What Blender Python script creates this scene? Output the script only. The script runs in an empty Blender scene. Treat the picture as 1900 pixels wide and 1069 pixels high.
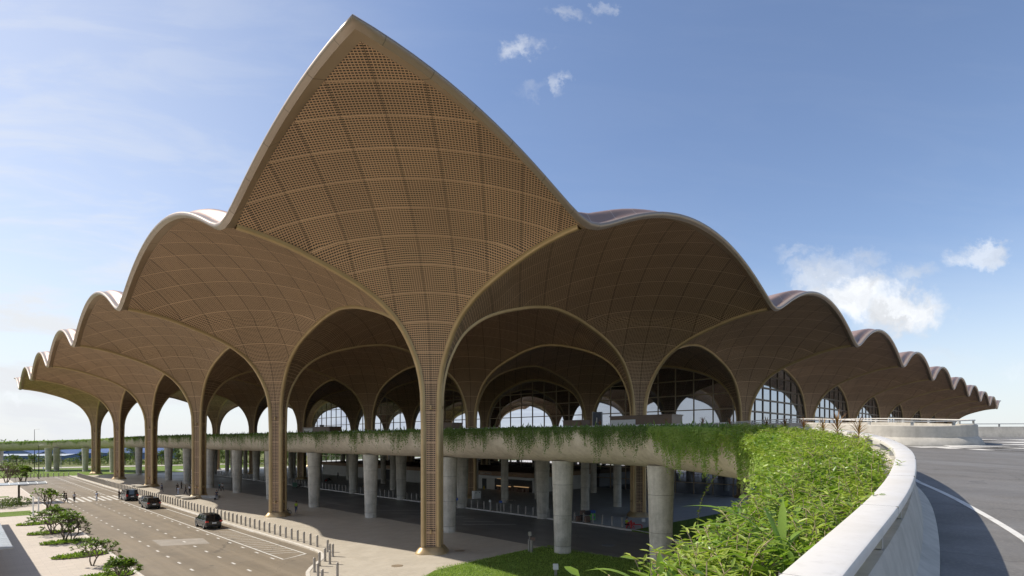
import bpy, bmesh, math, random
import numpy as np
from mathutils import Vector, Matrix
random.seed(7); rng = np.random.default_rng(7)
S = bpy.context.scene; COL = S.collection
R2 = math.sqrt(2)
CX, CY, EYE = -7.63, 53.2, 10.73
F = 1032.65; HZ = 818.3
def W(x, y, z=0.0):                      # building grid -> world
    return (CX+(x-y)/R2, CY+(x+y)/R2, z)
def WL(X, Y):                            # world -> building grid
    a, b = X-CX, Y-CY
    return ((a+b)/R2, (b-a)/R2)
A45 = math.radians(45)
# ------------------------------------------------------------------ helpers
def link(o, parent=None):
    COL.objects.link(o)
    if parent is not None: o.parent = parent
    return o
def tag(o, label=None, cat=None, group=None, kind=None):
    if label: o['label'] = label
    if cat: o['category'] = cat
    if group: o['group'] = group
    if kind: o['kind'] = kind
    return o
def empty(name, loc=(0,0,0), rz=0, label=None, cat=None, group=None):
    o = bpy.data.objects.new(name, None); o.location = loc; o.rotation_euler = (0,0,rz)
    o.empty_display_size = .3
    link(o); tag(o, label, cat, group); return o
class MB:
    def __init__(s): s.v=[]; s.f=[]; s.uv=None; s.m=[]; s.cur=0
    def add(s, vs, fs):
        b=len(s.v); s.v.extend([tuple(map(float,v)) for v in vs])
        for f in fs: s.f.append(tuple(i+b for i in f)); s.m.append(s.cur)
        return s
    def box(s, x0,x1,y0,y1,z0,z1):
        return s.add([(x0,y0,z0),(x1,y0,z0),(x1,y1,z0),(x0,y1,z0),(x0,y0,z1),(x1,y0,z1),(x1,y1,z1),(x0,y1,z1)],
          [(0,3,2,1),(4,5,6,7),(0,1,5,4),(1,2,6,5),(2,3,7,6),(3,0,4,7)])
    def cbox(s, c, sx, sy, sz, rz=0, bev=0):
        h=[(-1,-1),(1,-1),(1,1),(-1,1)]; cs,sn=math.cos(rz),math.sin(rz); vs=[]
        for zz in (-.5,.5):
            for a,b in h:
                x,y=a*sx/2,b*sy/2; vs.append((c[0]+x*cs-y*sn,c[1]+x*sn+y*cs,c[2]+zz*sz))
        return s.add(vs,[(0,3,2,1),(4,5,6,7),(0,1,5,4),(1,2,6,5),(2,3,7,6),(3,0,4,7)])
    def lathe(s, prof, n=20, c=(0,0,0), cap=True, rmod=None):
        vs=[]
        for r,z in prof:
            for k in range(n):
                a=2*math.pi*k/n; rr=r*(rmod(a) if rmod else 1)
                vs.append((c[0]+rr*math.cos(a),c[1]+rr*math.sin(a),c[2]+z))
        fs=[(i*n+k,i*n+(k+1)%n,(i+1)*n+(k+1)%n,(i+1)*n+k) for i in range(len(prof)-1) for k in range(n)]
        if cap: fs.append(tuple(range(n-1,-1,-1))); fs.append(tuple((len(prof)-1)*n+k for k in range(n)))
        return s.add(vs,fs)
    def tube(s, pts, rad, n=6, cap=True):
        pts=[Vector(p) for p in pts]; m=len(pts)
        if not hasattr(rad,'__len__'): rad=[rad]*m
        vs=[]; up=Vector((.13,.21,1)).normalized()
        for i,p in enumerate(pts):
            t=(pts[min(i+1,m-1)]-pts[max(i-1,0)])
            if t.length<1e-9: t=Vector((0,0,1))
            t.normalize(); a=t.cross(up)
            if a.length<1e-3: a=t.cross(Vector((1,0,0)))
            a.normalize(); b=t.cross(a)
            for k in range(n):
                an=2*math.pi*k/n; vs.append(p+(a*math.cos(an)+b*math.sin(an))*rad[i])
        fs=[(i*n+k,i*n+(k+1)%n,(i+1)*n+(k+1)%n,(i+1)*n+k) for i in range(m-1) for k in range(n)]
        if cap: fs.append(tuple(range(n-1,-1,-1))); fs.append(tuple((m-1)*n+k for k in range(n)))
        return s.add(vs,fs)
    def grid(s, rows, closed=False):
        n=len(rows[0]); vs=[p for r in rows for p in r]
        fs=[(i*n+k,i*n+(k+1)%n,(i+1)*n+(k+1)%n,(i+1)*n+k) for i in range(len(rows)-1) for k in range(n if closed else n-1)]
        return s.add(vs,fs)
    def cut(s, test):
        k=[i for i,f in enumerate(s.f) if not test(*[sum(s.v[q][a] for q in f)/len(f) for a in (0,1)])]
        s.f=[s.f[i] for i in k]; s.m=[s.m[i] for i in k]
        return s
    def build(s, name, mat, parent=None, smooth=False, uvs=None, mods=None):
        me=bpy.data.meshes.new(name); me.from_pydata(s.v,[],s.f)
        for m in (mat if isinstance(mat,(list,tuple)) else [mat]): me.materials.append(m)
        if isinstance(mat,(list,tuple)): me.polygons.foreach_set('material_index', s.m)
        if smooth is True: me.polygons.foreach_set('use_smooth',[True]*len(me.polygons))
        elif smooth:
            me.polygons.foreach_set('use_smooth',[True]*len(me.polygons)); me.set_sharp_from_angle(angle=math.radians(smooth))
        if uvs is not None:
            l=me.uv_layers.new(name='UVMap'); li=np.zeros(len(me.loops),dtype=np.int32); me.loops.foreach_get('vertex_index',li)
            l.data.foreach_set('uv', np.asarray(uvs,dtype=np.float32)[li].ravel())
        me.update()
        return link(bpy.data.objects.new(name,me),parent)
def posts(name, spots, size, mt, parent, cap=100):
    # one object per post; past the cap the rest become one 'stuff' part
    mb=MB(); mb.cbox((0,0,0),*size); src=None
    for c,a in spots[:cap]:
        if src is None: o=mb.build(name,mt,parent); src=o.data
        else: o=link(bpy.data.objects.new(name,src),parent)
        o.location=c; o.rotation_euler=(0,0,a)
    if len(spots)>cap:
        r=MB()
        for c,a in spots[cap:]: r.cbox(c,*size,a)
        tag(r.build(name+'_row',mt,parent),kind='stuff')
def copy_tree(o, parent=None):
    c=o.copy(); COL.objects.link(c)
    if parent is not None: c.parent=parent
    for ch in list(o.children): copy_tree(ch,c)
    return c
# ------------------------------------------------------------------ materials
class NT:
    def __init__(s, nt): s.t=nt; s.n=nt.nodes; s.l=nt.links
    def node(s, ty, **k):
        n=s.n.new(ty)
        for a,b in k.items(): setattr(n,a,b)
        return n
    def set(s, sock, v):
        if hasattr(v,'is_output') or isinstance(v,bpy.types.NodeSocket): s.l.new(v,sock)
        else: sock.default_value=v
    def m(s, op, a, b=None, c=None, clamp=False):
        n=s.node('ShaderNodeMath',operation=op,use_clamp=clamp)
        for i,v in enumerate((a,b,c)):
            if v is not None: s.set(n.inputs[i],v)
        return n.outputs[0]
    def vm(s, op, a, b=None, scale=None):
        n=s.node('ShaderNodeVectorMath',operation=op); s.set(n.inputs[0],a)
        if b is not None: s.set(n.inputs[1],b)
        if scale is not None: s.set(n.inputs[3],scale)
        return n.outputs[1] if op in('LENGTH','DOT_PRODUCT') else n.outputs[0]
    def mix(s, f, a, b, bt='MIX'):
        n=s.node('ShaderNodeMix',data_type='RGBA',blend_type=bt); s.set(n.inputs[0],f); s.set(n.inputs[6],a); s.set(n.inputs[7],b); return n.outputs[2]
    def noise(s, vec, scale, detail=3, rough=.55, dist=0, out=0):
        n=s.node('ShaderNodeTexNoise'); 
        if vec is not None: s.l.new(vec,n.inputs['Vector'])
        n.inputs['Scale'].default_value=scale; n.inputs['Detail'].default_value=detail
        n.inputs['Roughness'].default_value=rough; n.inputs['Distortion'].default_value=dist; return n.outputs[out]
    def ramp(s, f, lo, hi, a=0., b=1.):
        n=s.node('ShaderNodeMapRange',interpolation_type='SMOOTHSTEP'); s.set(n.inputs[0],f)
        for i,v in zip((1,2,3,4),(lo,hi,a,b)): n.inputs[i].default_value=v
        return n.outputs[0]
    def xyz(s, v):
        n=s.node('ShaderNodeSeparateXYZ'); s.l.new(v,n.inputs[0]); return n.outputs
    def comb(s,x,y,z=0.):
        n=s.node('ShaderNodeCombineXYZ'); 
        for i,v in enumerate((x,y,z)): s.set(n.inputs[i],v)
        return n.outputs[0]
    def scl(s, v, sc):
        n=s.node('ShaderNodeVectorMath',operation='MULTIPLY'); s.l.new(v,n.inputs[0]); n.inputs[1].default_value=sc; return n.outputs[0]
def c4(c): return (c[0],c[1],c[2],1.)
def mat(name, color=(.5,.5,.5), rough=.6, metal=0., spec=.5, fn=None, trans=None):
    m=bpy.data.materials.new(name); m.use_nodes=True; t=NT(m.node_tree); b=m.node_tree.nodes['Principled BSDF']
    b.inputs['Base Color'].default_value=c4(color); b.inputs['Roughness'].default_value=rough
    b.inputs['Metallic'].default_value=metal; b.inputs['Specular IOR Level'].default_value=spec
    if fn: fn(t,b)
    return m
def obj_c(t): return t.node('ShaderNodeTexCoord').outputs['Object']
def world_c(t): return t.node('ShaderNodeNewGeometry').outputs['Position']
def var(color, color2, scale=2., rough=.6, metal=0., bump=0., bscale=None, spec=.5, world=True, stretch=None, lo=.3, hi=.7, r2=None):
    def fn(t,b):
        v=world_c(t) if world else obj_c(t)
        if stretch: v=t.scl(v,stretch)
        n=t.noise(v,scale,5,.6); f=t.ramp(n,lo,hi)
        t.l.new(t.mix(f,c4(color),c4(color2)),b.inputs['Base Color'])
        if r2 is not None: t.l.new(t.ramp(n,lo,hi,rough,r2),b.inputs['Roughness'])
        if bump:
            bn=t.node('ShaderNodeBump'); bn.inputs['Strength'].default_value=bump; bn.inputs['Distance'].default_value=.05
            t.l.new(t.noise(v,bscale or scale*6,4),bn.inputs['Height']); t.l.new(bn.outputs[0],b.inputs['Normal'])
    return dict(rough=rough,metal=metal,spec=spec,fn=fn)
def vmat(name,*a,**k):
    d=var(*a,**k); return mat(name,**d)
M={}
# louvred bronze soffit: UV in metres
PW=2*math.sqrt(2)            # panel module in metres
def soffit_fn(t,b):
    uv=t.node('ShaderNodeTexCoord').outputs['UV']; x,y,_=t.xyz(uv)
    x=t.m('ADD',x,PW*40); y=t.m('ADD',y,PW*40)
    def band(v,per,lo,hi):
        f=t.m('FRACT',t.m('DIVIDE',v,per)); return t.m('MULTIPLY',t.m('GREATER_THAN',f,lo),t.m('LESS_THAN',f,hi))
    cell=PW/14
    hx=band(x,cell,.12,.88); hy=band(y,cell,.24,.81)
    row=band(y,PW,0.,.040)
    hole=t.m('MULTIPLY',t.m('MULTIPLY',hx,hy),t.m('SUBTRACT',1.,row))
    jx=t.m('FRACT',t.m('ADD',t.m('DIVIDE',x,PW),.008)); joint=t.m('MULTIPLY',t.m('LESS_THAN',jx,.014),.85)
    jy=t.m('FRACT',t.m('DIVIDE',y,PW)); joint2=t.m('LESS_THAN',jy,.010)
    lower=band(y,cell,.0,.18)
    pan=t.comb(t.m('FLOOR',t.m('DIVIDE',x,PW)),t.m('FLOOR',t.m('DIVIDE',y,PW)))
    wn=t.node('ShaderNodeTexWhiteNoise',noise_dimensions='2D'); t.l.new(pan,wn.inputs['Vector'])
    big=t.noise(world_c(t),.25,3)
    tone=t.m('ADD',t.m('MULTIPLY',wn.outputs[0],.13),t.m('ADD',t.m('MULTIPLY',big,.28),.78))
    base=t.mix(row,c4((.565,.38,.235)),c4((.60,.41,.26)))
    base=t.mix(lower,base,c4((.45,.285,.16)))  # browner lower face of each slat: its shading painted into the colour
    tc=t.comb(tone,tone,tone); base=t.mix(1.,base,tc,'MULTIPLY')
    dark=t.m('MAXIMUM',hole,t.m('MAXIMUM',joint,t.m('MULTIPLY',joint2,.6)))
    t.l.new(t.mix(dark,base,c4((.036,.023,.014))),b.inputs['Base Color'])
    bn=t.node('ShaderNodeBump'); bn.inputs['Strength'].default_value=.08; bn.inputs['Distance'].default_value=.03
    t.l.new(t.m('SUBTRACT',1.,hole),bn.inputs['Height']); t.l.new(bn.outputs[0],b.inputs['Normal'])
M['soffit']=mat('bronze_louvre',rough=.5,metal=.15,fn=soffit_fn)
M['rib']=vmat('bronze_rib',(.46,.335,.175),(.40,.285,.145),scale=.6,rough=.38,metal=.35)
def seam_fn(col,col2,sx,sy,line,w=.03,rough=.4):
    def fn(t,b):
        o=world_c(t); x,y,z=t.xyz(o)
        # building axes
        u=t.m('DIVIDE',t.m('ADD',x,y),R2); v=t.m('DIVIDE',t.m('SUBTRACT',y,x),R2)
        u=t.m('ADD',u,500-( CX+CY)/R2); v=t.m('ADD',v,500-(CY-CX)/R2)
        lx=t.m('LESS_THAN',t.m('FRACT',t.m('DIVIDE',u,sx)),w/sx*3); ly=t.m('LESS_THAN',t.m('FRACT',t.m('DIVIDE',v,sy)),w/sy*3)
        n=t.noise(o,.35,4); wn=t.node('ShaderNodeTexWhiteNoise',noise_dimensions='2D')
        t.l.new(t.comb(t.m('FLOOR',t.m('DIVIDE',u,sx)),t.m('FLOOR',t.m('DIVIDE',v,sy))),wn.inputs['Vector'])
        base=t.mix(t.m('ADD',t.m('MULTIPLY',n,.7),t.m('MULTIPLY',wn.outputs[0],.3)),c4(col),c4(col2))
        t.l.new(t.mix(t.m('MAXIMUM',lx,ly),base,c4(line)),b.inputs['Base Color'])
    return fn
M['roof']=mat('roof_metal',rough=.42,metal=.25,fn=seam_fn((.27,.175,.135),(.34,.225,.175),3.0,2.25,(.46,.36,.29),.03))
M['band']=mat('fascia_bronze',rough=.42,metal=.2,fn=seam_fn((.36,.27,.18),(.40,.30,.205),6.,6.,(.17,.12,.08),.02))
M['nose']=mat('bullnose_metal',rough=.36,metal=.3,fn=seam_fn((.30,.235,.18),(.35,.275,.21),3.,3.,(.20,.16,.12),.02))
def glass_fn(t,b):
    n=t.noise(world_c(t),.15,2); t.l.new(t.mix(n,c4((.012,.016,.02)),c4((.02,.024,.028))),b.inputs['Base Color'])
    out=t.n['Material Output']; g=t.node('ShaderNodeBsdfGlossy'); g.inputs['Roughness'].default_value=.02; g.inputs['Color'].default_value=(.60,.65,.75,1)
    fr=t.node('ShaderNodeFresnel'); fr.inputs[0].default_value=1.6
    mx=t.node('ShaderNodeMixShader'); t.l.new(t.m('ADD',t.m('MULTIPLY',fr.outputs[0],.6),.50,clamp=True),mx.inputs[0]); t.l.new(b.outputs[0],mx.inputs[1]); t.l.new(g.outputs[0],mx.inputs[2]); t.l.new(mx.outputs[0],out.inputs[0])
M['glass']=mat('facade_glass',rough=.1,fn=glass_fn)
M['mull']=vmat('mullion_bronze',(.07,.05,.035),(.10,.075,.05),scale=1,rough=.45,metal=.3)
M['mull2']=vmat('mullion_tan',(.38,.30,.21),(.30,.235,.16),scale=1,rough=.45,metal=.3)
def conc(name,c1,c2,lines=None,rough=.8,streak=True):
    def fn(t,b):
        o=world_c(t); n=t.noise(o,.9,6,.65); n2=t.noise(o,7,4,.6); x,y,z=t.xyz(o)
        st=t.noise(t.comb(t.m('MULTIPLY',x,3.),t.m('MULTIPLY',y,3.),t.m('MULTIPLY',z,.25)),1.,4)
        f=t.ramp(t.m('ADD',t.m('MULTIPLY',n,.5),t.m('ADD',t.m('MULTIPLY',st,.35 if streak else 0.),t.m('MULTIPLY',n2,.2))),.35,.68)
        base=t.mix(f,c4(c1),c4(c2))
        if lines:
            l=t.m('LESS_THAN',t.m('FRACT',t.m('DIVIDE',t.m('SUBTRACT',z,.8),lines)),.03/lines)
            base=t.mix(t.m('MULTIPLY',l,.8),base,c4((.09,.085,.08)))
        t.l.new(base,b.inputs['Base Color'])
        bn=t.node('ShaderNodeBump'); bn.inputs['Strength'].default_value=.25; bn.inputs['Distance'].default_value=.03
        t.l.new(n2,bn.inputs['Height']); t.l.new(bn.outputs[0],b.inputs['Normal'])
    return mat(name,rough=rough,fn=fn)
M['pier']=conc('pier_concrete',(.36,.335,.28),(.60,.565,.49),lines=2.9)
M['belly']=conc('deck_concrete',(.46,.405,.32),(.64,.575,.465),streak=True)
M['barrier']=conc('barrier_concrete',(.36,.335,.285),(.52,.485,.42))
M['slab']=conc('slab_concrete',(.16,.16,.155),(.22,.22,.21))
M['rail']=vmat('painted_rail',(.62,.595,.55),(.67,.645,.60),scale=1.2,rough=.42)
def rail_fn(t,b):
    o=world_c(t); n=t.noise(o,1.1,6,.65); n2=t.noise(o,9,5,.7); st=t.noise(t.scl(o,(5.,5.,.4)),1.5,4)
    base=t.mix(t.ramp(n,.35,.7),c4((.64,.615,.57)),c4((.56,.535,.49))); base=t.mix(t.m('MULTIPLY',t.ramp(n2,.58,.75),.35),base,c4((.40,.375,.33)))
    base=t.mix(t.m('MULTIPLY',t.ramp(st,.55,.75),.25),base,c4((.38,.36,.32)))
    t.l.new(base,b.inputs['Base Color']); t.l.new(t.ramp(n,.3,.7,.35,.6),b.inputs['Roughness'])
M['rail']=mat('painted_rail_worn',rough=.45,fn=rail_fn)
M['post']=vmat('rail_post',(.36,.36,.35),(.44,.44,.43),scale=3,rough=.5,metal=.3)
def tile(name,c1,c2,line,sx,sy,rough=.6,r2=None,lw=.02,ang=True,stain=(.12,.11,.1),sta=.25):
    def fn(t,b):
        o=world_c(t); x,y,z=t.xyz(o)
        u=t.m('ADD',t.m('DIVIDE',t.m('ADD',x,y),R2),900.); v=t.m('ADD',t.m('DIVIDE',t.m('SUBTRACT',y,x),R2),900.)
        iv=t.m('FLOOR',t.m('DIVIDE',v,sy)); u2=t.m('ADD',u,t.m('MULTIPLY',t.m('MODULO',iv,2.),sx/2))
        lx=t.m('LESS_THAN',t.m('FRACT',t.m('DIVIDE',u2,sx)),lw/sx); ly=t.m('LESS_THAN',t.m('FRACT',t.m('DIVIDE',v,sy)),lw/sy)
        wn=t.node('ShaderNodeTexWhiteNoise',noise_dimensions='2D'); t.l.new(t.comb(t.m('FLOOR',t.m('DIVIDE',u2,sx)),iv),wn.inputs['Vector'])
        n=t.noise(o,.12,6,.6); f=t.m('ADD',t.m('MULTIPLY',wn.outputs[0],.45),t.m('MULTIPLY',n,.55))
        base=t.mix(f,c4(c1),c4(c2)); base=t.mix(t.m('MULTIPLY',t.m('MAXIMUM',lx,ly),.7),base,c4(line))
        sn=t.ramp(t.noise(o,.35,7,.7,.8),.60,.75); base=t.mix(t.m('MULTIPLY',sn,sta),base,c4(stain))
        t.l.new(base,b.inputs['Base Color'])
        if r2 is not None: t.l.new(t.ramp(t.noise(o,.5,4),.35,.65,rough,r2),b.inputs['Roughness'])
    return mat(name,rough=rough,fn=fn)
M['pave']=tile('forecourt_paving',(.42,.375,.30),(.51,.46,.375),(.27,.24,.19),.9,.45,rough=.6,r2=.45)
M['plaza']=tile('plaza_paving',(.47,.41,.34),(.56,.49,.41),(.30,.26,.22),1.2,.6,rough=.65)
M['pave_in']=tile('inner_paving',(.44,.43,.41),(.52,.51,.485),(.22,.215,.20),.9,.9,rough=.55,r2=.42)
def asphalt(name,c1,c2,rough=.7,r2=.5,ws=.08):
    def fn(t,b):
        o=world_c(t); n=t.noise(o,ws,6,.62,.6); x,y,z=t.xyz(o)
        u=t.m('DIVIDE',t.m('ADD',x,y),R2); v=t.m('DIVIDE',t.m('SUBTRACT',y,x),R2)
        tr=t.noise(t.comb(t.m('MULTIPLY',u,.9),t.m('MULTIPLY',v,.02)),1.2,4,.6)
        n3=t.noise(o,22,2)
        f=t.ramp(t.m('ADD',t.m('MULTIPLY',n,.55),t.m('MULTIPLY',tr,.45)),.35,.66)
        base=t.mix(f,c4(c1),c4(c2)); base=t.mix(t.m('MULTIPLY',t.ramp(n3,.45,.7),.25),base,c4((.30,.27,.23)))
        tt=t.m('ABSOLUTE',t.m('SUBTRACT',t.m('FRACT',t.m('DIVIDE',t.m('ADD',u,900.),3.35)),.5)); tk=t.m('MULTIPLY',t.ramp(tt,.12,.30),t.ramp(t.noise(o,.3,3),.35,.7)); base=t.mix(t.m('MULTIPLY',tk,.22),base,c4((.06,.052,.042)))
        os_=t.ramp(t.noise(o,1.1,2,.5),.70,.76); base=t.mix(t.m('MULTIPLY',os_,.5),base,c4((.05,.045,.038)))
        cr=t.node('ShaderNodeTexVoronoi',feature='DISTANCE_TO_EDGE'); cr.inputs['Scale'].default_value=.11
        ds=t.noise(o,.9,4,out=1); vv=t.node('ShaderNodeVectorMath',operation='ADD'); t.l.new(o,vv.inputs[0]); t.l.new(t.scl(ds,(2.,2.,0)),vv.inputs[1]); t.l.new(vv.outputs[0],cr.inputs['Vector'])
        ck=t.m('LESS_THAN',cr.outputs[0],.0035); base=t.mix(t.m('MULTIPLY',ck,.35),base,c4((.04,.036,.03)))
        t.l.new(base,b.inputs['Base Color']); t.l.new(t.ramp(n,.35,.65,rough,r2),b.inputs['Roughness'])
        bn=t.node('ShaderNodeBump'); bn.inputs['Strength'].default_value=.2; bn.inputs['Distance'].default_value=.01
        t.l.new(n3,bn.inputs['Height']); t.l.new(bn.outputs[0],b.inputs['Normal'])
    return mat(name,rough=rough,fn=fn)
M['floor_up']=tile('upper_floor_paving',(.50,.48,.44),(.58,.56,.52),(.25,.24,.22),1.2,1.2,rough=.5)
M['asph']=asphalt('road_asphalt',(.165,.134,.092),(.255,.208,.148))
M['asph_in']=asphalt('inner_road_asphalt',(.17,.158,.14),(.24,.222,.198),.5,.38)
M['asph_deck']=asphalt('deck_asphalt',(.115,.108,.098),(.165,.155,.14),.75,.6,.3)
M['paint']=vmat('road_paint',(.62,.60,.55),(.46,.44,.39),scale=2.5,rough=.6,lo=.45,hi=.75)
M['kerb']=vmat('kerb_stone',(.52,.49,.43),(.64,.60,.53),scale=1.5,rough=.7)
def grass_fn(c1,c2,c3):
    def fn(t,b):
        o=world_c(t); n=t.noise(o,.25,5,.6); n2=t.noise(o,6,5,.8); f=t.ramp(n,.35,.65)
        base=t.mix(f,c4(c1),c4(c2)); base=t.mix(t.ramp(n2,.38,.66),base,c4(c3)); t.l.new(base,b.inputs['Base Color'])
        bn=t.node('ShaderNodeBump'); bn.inputs['Strength'].default_value=1.; bn.inputs['Distance'].default_value=.12
        t.l.new(n2,bn.inputs['Height']); t.l.new(bn.outputs[0],b.inputs['Normal'])
    return fn
M['lawn']=mat('lawn_grass',rough=.8,spec=.2,fn=grass_fn((.13,.20,.025),(.17,.24,.035),(.08,.135,.015)))
M['field']=mat('field_ground',rough=.9,spec=.1,fn=grass_fn((.13,.15,.05),(.20,.20,.09),(.09,.115,.035)))
def leafm(name,c1,c2,rough=.45,tr=.35,sc=3.):
    def fn(t,b):
        gi=t.node('ShaderNodeNewGeometry'); n=t.noise(gi.outputs['Position'],sc,3); rp=gi.outputs['Random Per Island']
        lf=t.ramp(t.noise(gi.outputs['Position'],sc*.35,3),.36,.64); f=t.m('ADD',t.m('MULTIPLY',rp,.45),t.m('ADD',t.m('MULTIPLY',n,.15),t.m('MULTIPLY',lf,.4))); col=t.mix(f,c4(c1),c4(c2)); t.l.new(col,b.inputs['Base Color'])
        out=t.n['Material Output']; tb=t.node('ShaderNodeBsdfTranslucent'); t.l.new(t.mix(1.,col,(1.3,1.5,.6,1),'MULTIPLY'),tb.inputs[0])
        mx=t.node('ShaderNodeMixShader'); mx.inputs[0].default_value=tr; t.l.new(b.outputs[0],mx.inputs[1]); t.l.new(tb.outputs[0],mx.inputs[2]); t.l.new(mx.outputs[0],out.inputs[0])
    return mat(name,rough=rough,spec=.4,fn=fn)
M['leaf']=leafm('bush_leaf',(.06,.14,.012),(.33,.42,.07),.32,.33)
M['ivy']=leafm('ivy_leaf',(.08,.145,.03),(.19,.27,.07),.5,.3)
M['ivy_lit']=leafm('ivy_leaf_lit',(.15,.26,.04),(.36,.45,.12),.5,.35)  # lit copy of the ivy, sunlight painted into the leaf colour
M['frang']=leafm('frangipani_leaf',(.10,.17,.025),(.22,.29,.06),.4,.3)
M['leaf2']=leafm('long_leaf',(.11,.20,.02),(.42,.46,.11),.36,.38)
M['dry']=leafm('dry_leaf',(.20,.13,.06),(.34,.26,.13),.8,.2)
M['cord']=leafm('cordyline_leaf',(.16,.05,.035),(.26,.17,.05),.45,.25)
M['lily']=leafm('lily_leaf',(.13,.23,.03),(.28,.38,.07),.35,.4)
M['farleaf']=leafm('far_leaf',(.07,.11,.025),(.15,.19,.055),.7,.2,.3)
M['bark']=vmat('bark',(.20,.16,.12),(.11,.085,.06),scale=6,rough=.9,bump=.4)
M['twig']=vmat('twig',(.34,.27,.16),(.22,.17,.10),scale=12,rough=.8)
M['soil']=vmat('soil',(.06,.045,.03),(.10,.075,.05),scale=4,rough=.95)
M['carpaint']=vmat('black_paint',(.010,.011,.013),(.014,.015,.017),scale=1,rough=.18,spec=.7)
M['greypaint']=vmat('dark_grey_paint',(.03,.032,.036),(.04,.042,.046),scale=1,rough=.22,spec=.7)
M['carglass']=vmat('car_glass',(.008,.010,.012),(.012,.014,.016),scale=1,rough=.04,spec=.9)
M['tyre']=vmat('tyre_rubber',(.012,.012,.012),(.02,.02,.02),scale=6,rough=.85)
M['alloy']=vmat('alloy',(.45,.46,.47),(.38,.38,.4),scale=4,rough=.3,metal=.8)
M['redlamp']=mat('tail_lamp_red',(.45,.02,.015),.2)
M['white']=vmat('white_plate',(.72,.72,.70),(.78,.78,.76),scale=3,rough=.5)
M['steel']=vmat('bollard_steel',(.30,.275,.245),(.36,.335,.30),scale=2,rough=.4,metal=.35)
M['skin']=mat('skin',(.30,.17,.10),.55)
M['hair']=mat('hair',(.012,.010,.009),.6)
def cloth(n,c): return vmat('cloth_'+n,c,tuple(k*.8 for k in c),scale=14,rough=.85)
CL={k:cloth(k,c) for k,c in dict(white=(.62,.63,.65),black=(.018,.018,.02),navy=(.025,.035,.07),denim=(.06,.09,.17),blue=(.22,.30,.45),teal=(.05,.28,.30),hivis=(.42,.62,.04),grey=(.16,.16,.17),pale=(.45,.50,.60)).items()}
M['blueroof']=vmat('blue_roof',(.05,.10,.24),(.08,.13,.28),scale=.1,rough=.45,metal=.2)
M['bluewall']=vmat('blue_wall',(.12,.19,.36),(.16,.23,.40),scale=.2,rough=.6)
M['whitewall']=vmat('white_wall',(.62,.62,.60),(.70,.70,.68),scale=.3,rough=.7)
M['dark']=vmat('dark_void',(.02,.02,.022),(.03,.03,.032),scale=1,rough=.5)
M['shopw']=vmat('shop_wall',(.62,.61,.57),(.70,.69,.65),scale=.5,rough=.6)
M['shopb']=vmat('shop_fascia',(.36,.24,.15),(.42,.28,.18),scale=.5,rough=.6)
M['gold']=vmat('gold_letter',(.55,.36,.16),(.6,.4,.2),scale=.5,rough=.4)
M['bluesign']=mat('blue_sign',(.03,.09,.35),.4)
M['red']=mat('hydrant_red',(.50,.02,.02),.35)
M['case1']=vmat('suitcase_brown',(.16,.10,.07),(.20,.12,.09),scale=2,rough=.5)
M['case2']=vmat('suitcase_black',(.02,.02,.024),(.03,.03,.034),scale=2,rough=.5)
M['green']=mat('bin_green',(.12,.5,.06),.5)
M['bronze_box']=vmat('kiosk_brown',(.13,.08,.05),(.17,.105,.065),scale=.6,rough=.4)
M['warm']=mat('shop_light',(.9,.6,.3),.5)
b=M['warm'].node_tree.nodes['Principled BSDF']; b.inputs['Emission Color'].default_value=(1,.62,.3,1); b.inputs['Emission Strength'].default_value=.22
M['canopyg']=vmat('canopy_glass',(.34,.36,.36),(.44,.46,.46),scale=.6,rough=.25)
SUN=3.95; SKYS=.125; SKYD=.6; SKYT=(.93,.88,.90,1.); CLD=4.6; EXPO=0.6
# ------------------------------------------------------------------ vault surface
TU=np.array([1.05,1.08,1.16,1.38,1.72,2.2,2.75,3.6,5.0,7.0,9.1,11.7,14.6,18.0])
TZ=np.array([12.0,14.0,15.4,16.7,17.9,19.0,20.0,21.2,22.45,23.65,24.5,25.3,26.0,26.38])
def pchip(xs,ys):
    h=np.diff(xs); d=np.diff(ys)/h; m=np.zeros(len(xs)); m[0]=d[0]; m[-1]=.03
    for k in range(1,len(xs)-1):
        if d[k-1]*d[k]>0:
            w1=2*h[k]+h[k-1]; w2=h[k]+2*h[k-1]; m[k]=(w1+w2)/(w1/d[k-1]+w2/d[k])
    def f(x):
        x=np.clip(np.asarray(x,float),xs[0],xs[-1]); i=np.clip(np.searchsorted(xs,x)-1,0,len(xs)-2)
        t=(x-xs[i])/h[i]
        return (2*t**3-3*t**2+1)*ys[i]+(t**3-2*t**2+t)*h[i]*m[i]+(-2*t**3+3*t**2)*ys[i+1]+(t**3-t**2)*h[i]*m[i+1]
    return f
AP=pchip(TU,TZ)
def G(Sv):
    Sv=np.asarray(Sv,float); s=np.clip(Sv,0,1); t=np.clip(Sv-1,0,1)
    return np.where(Sv<=1, AP(18*(1-np.sqrt(np.clip(1-s,0,1)))), 26.38+5.0*t-.43*t*t)
def V1(x): x=np.clip(x,0,1); return 1-(1-x)**2
def ZS(u,v): return G(V1(u)+V1(v))
EPS=.10
def hr(x): return (V1(np.sqrt(np.asarray(x)**2+EPS**2))-V1(EPS))/(1-V1(EPS))
def e_top(x): return 26.52+4.72*hr(x)
def m_in(x): t=V1(x); return 26.38+5.0*t-.43*t*t
OV=17.75; WO=18.85
NI,NJ=6,10
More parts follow.
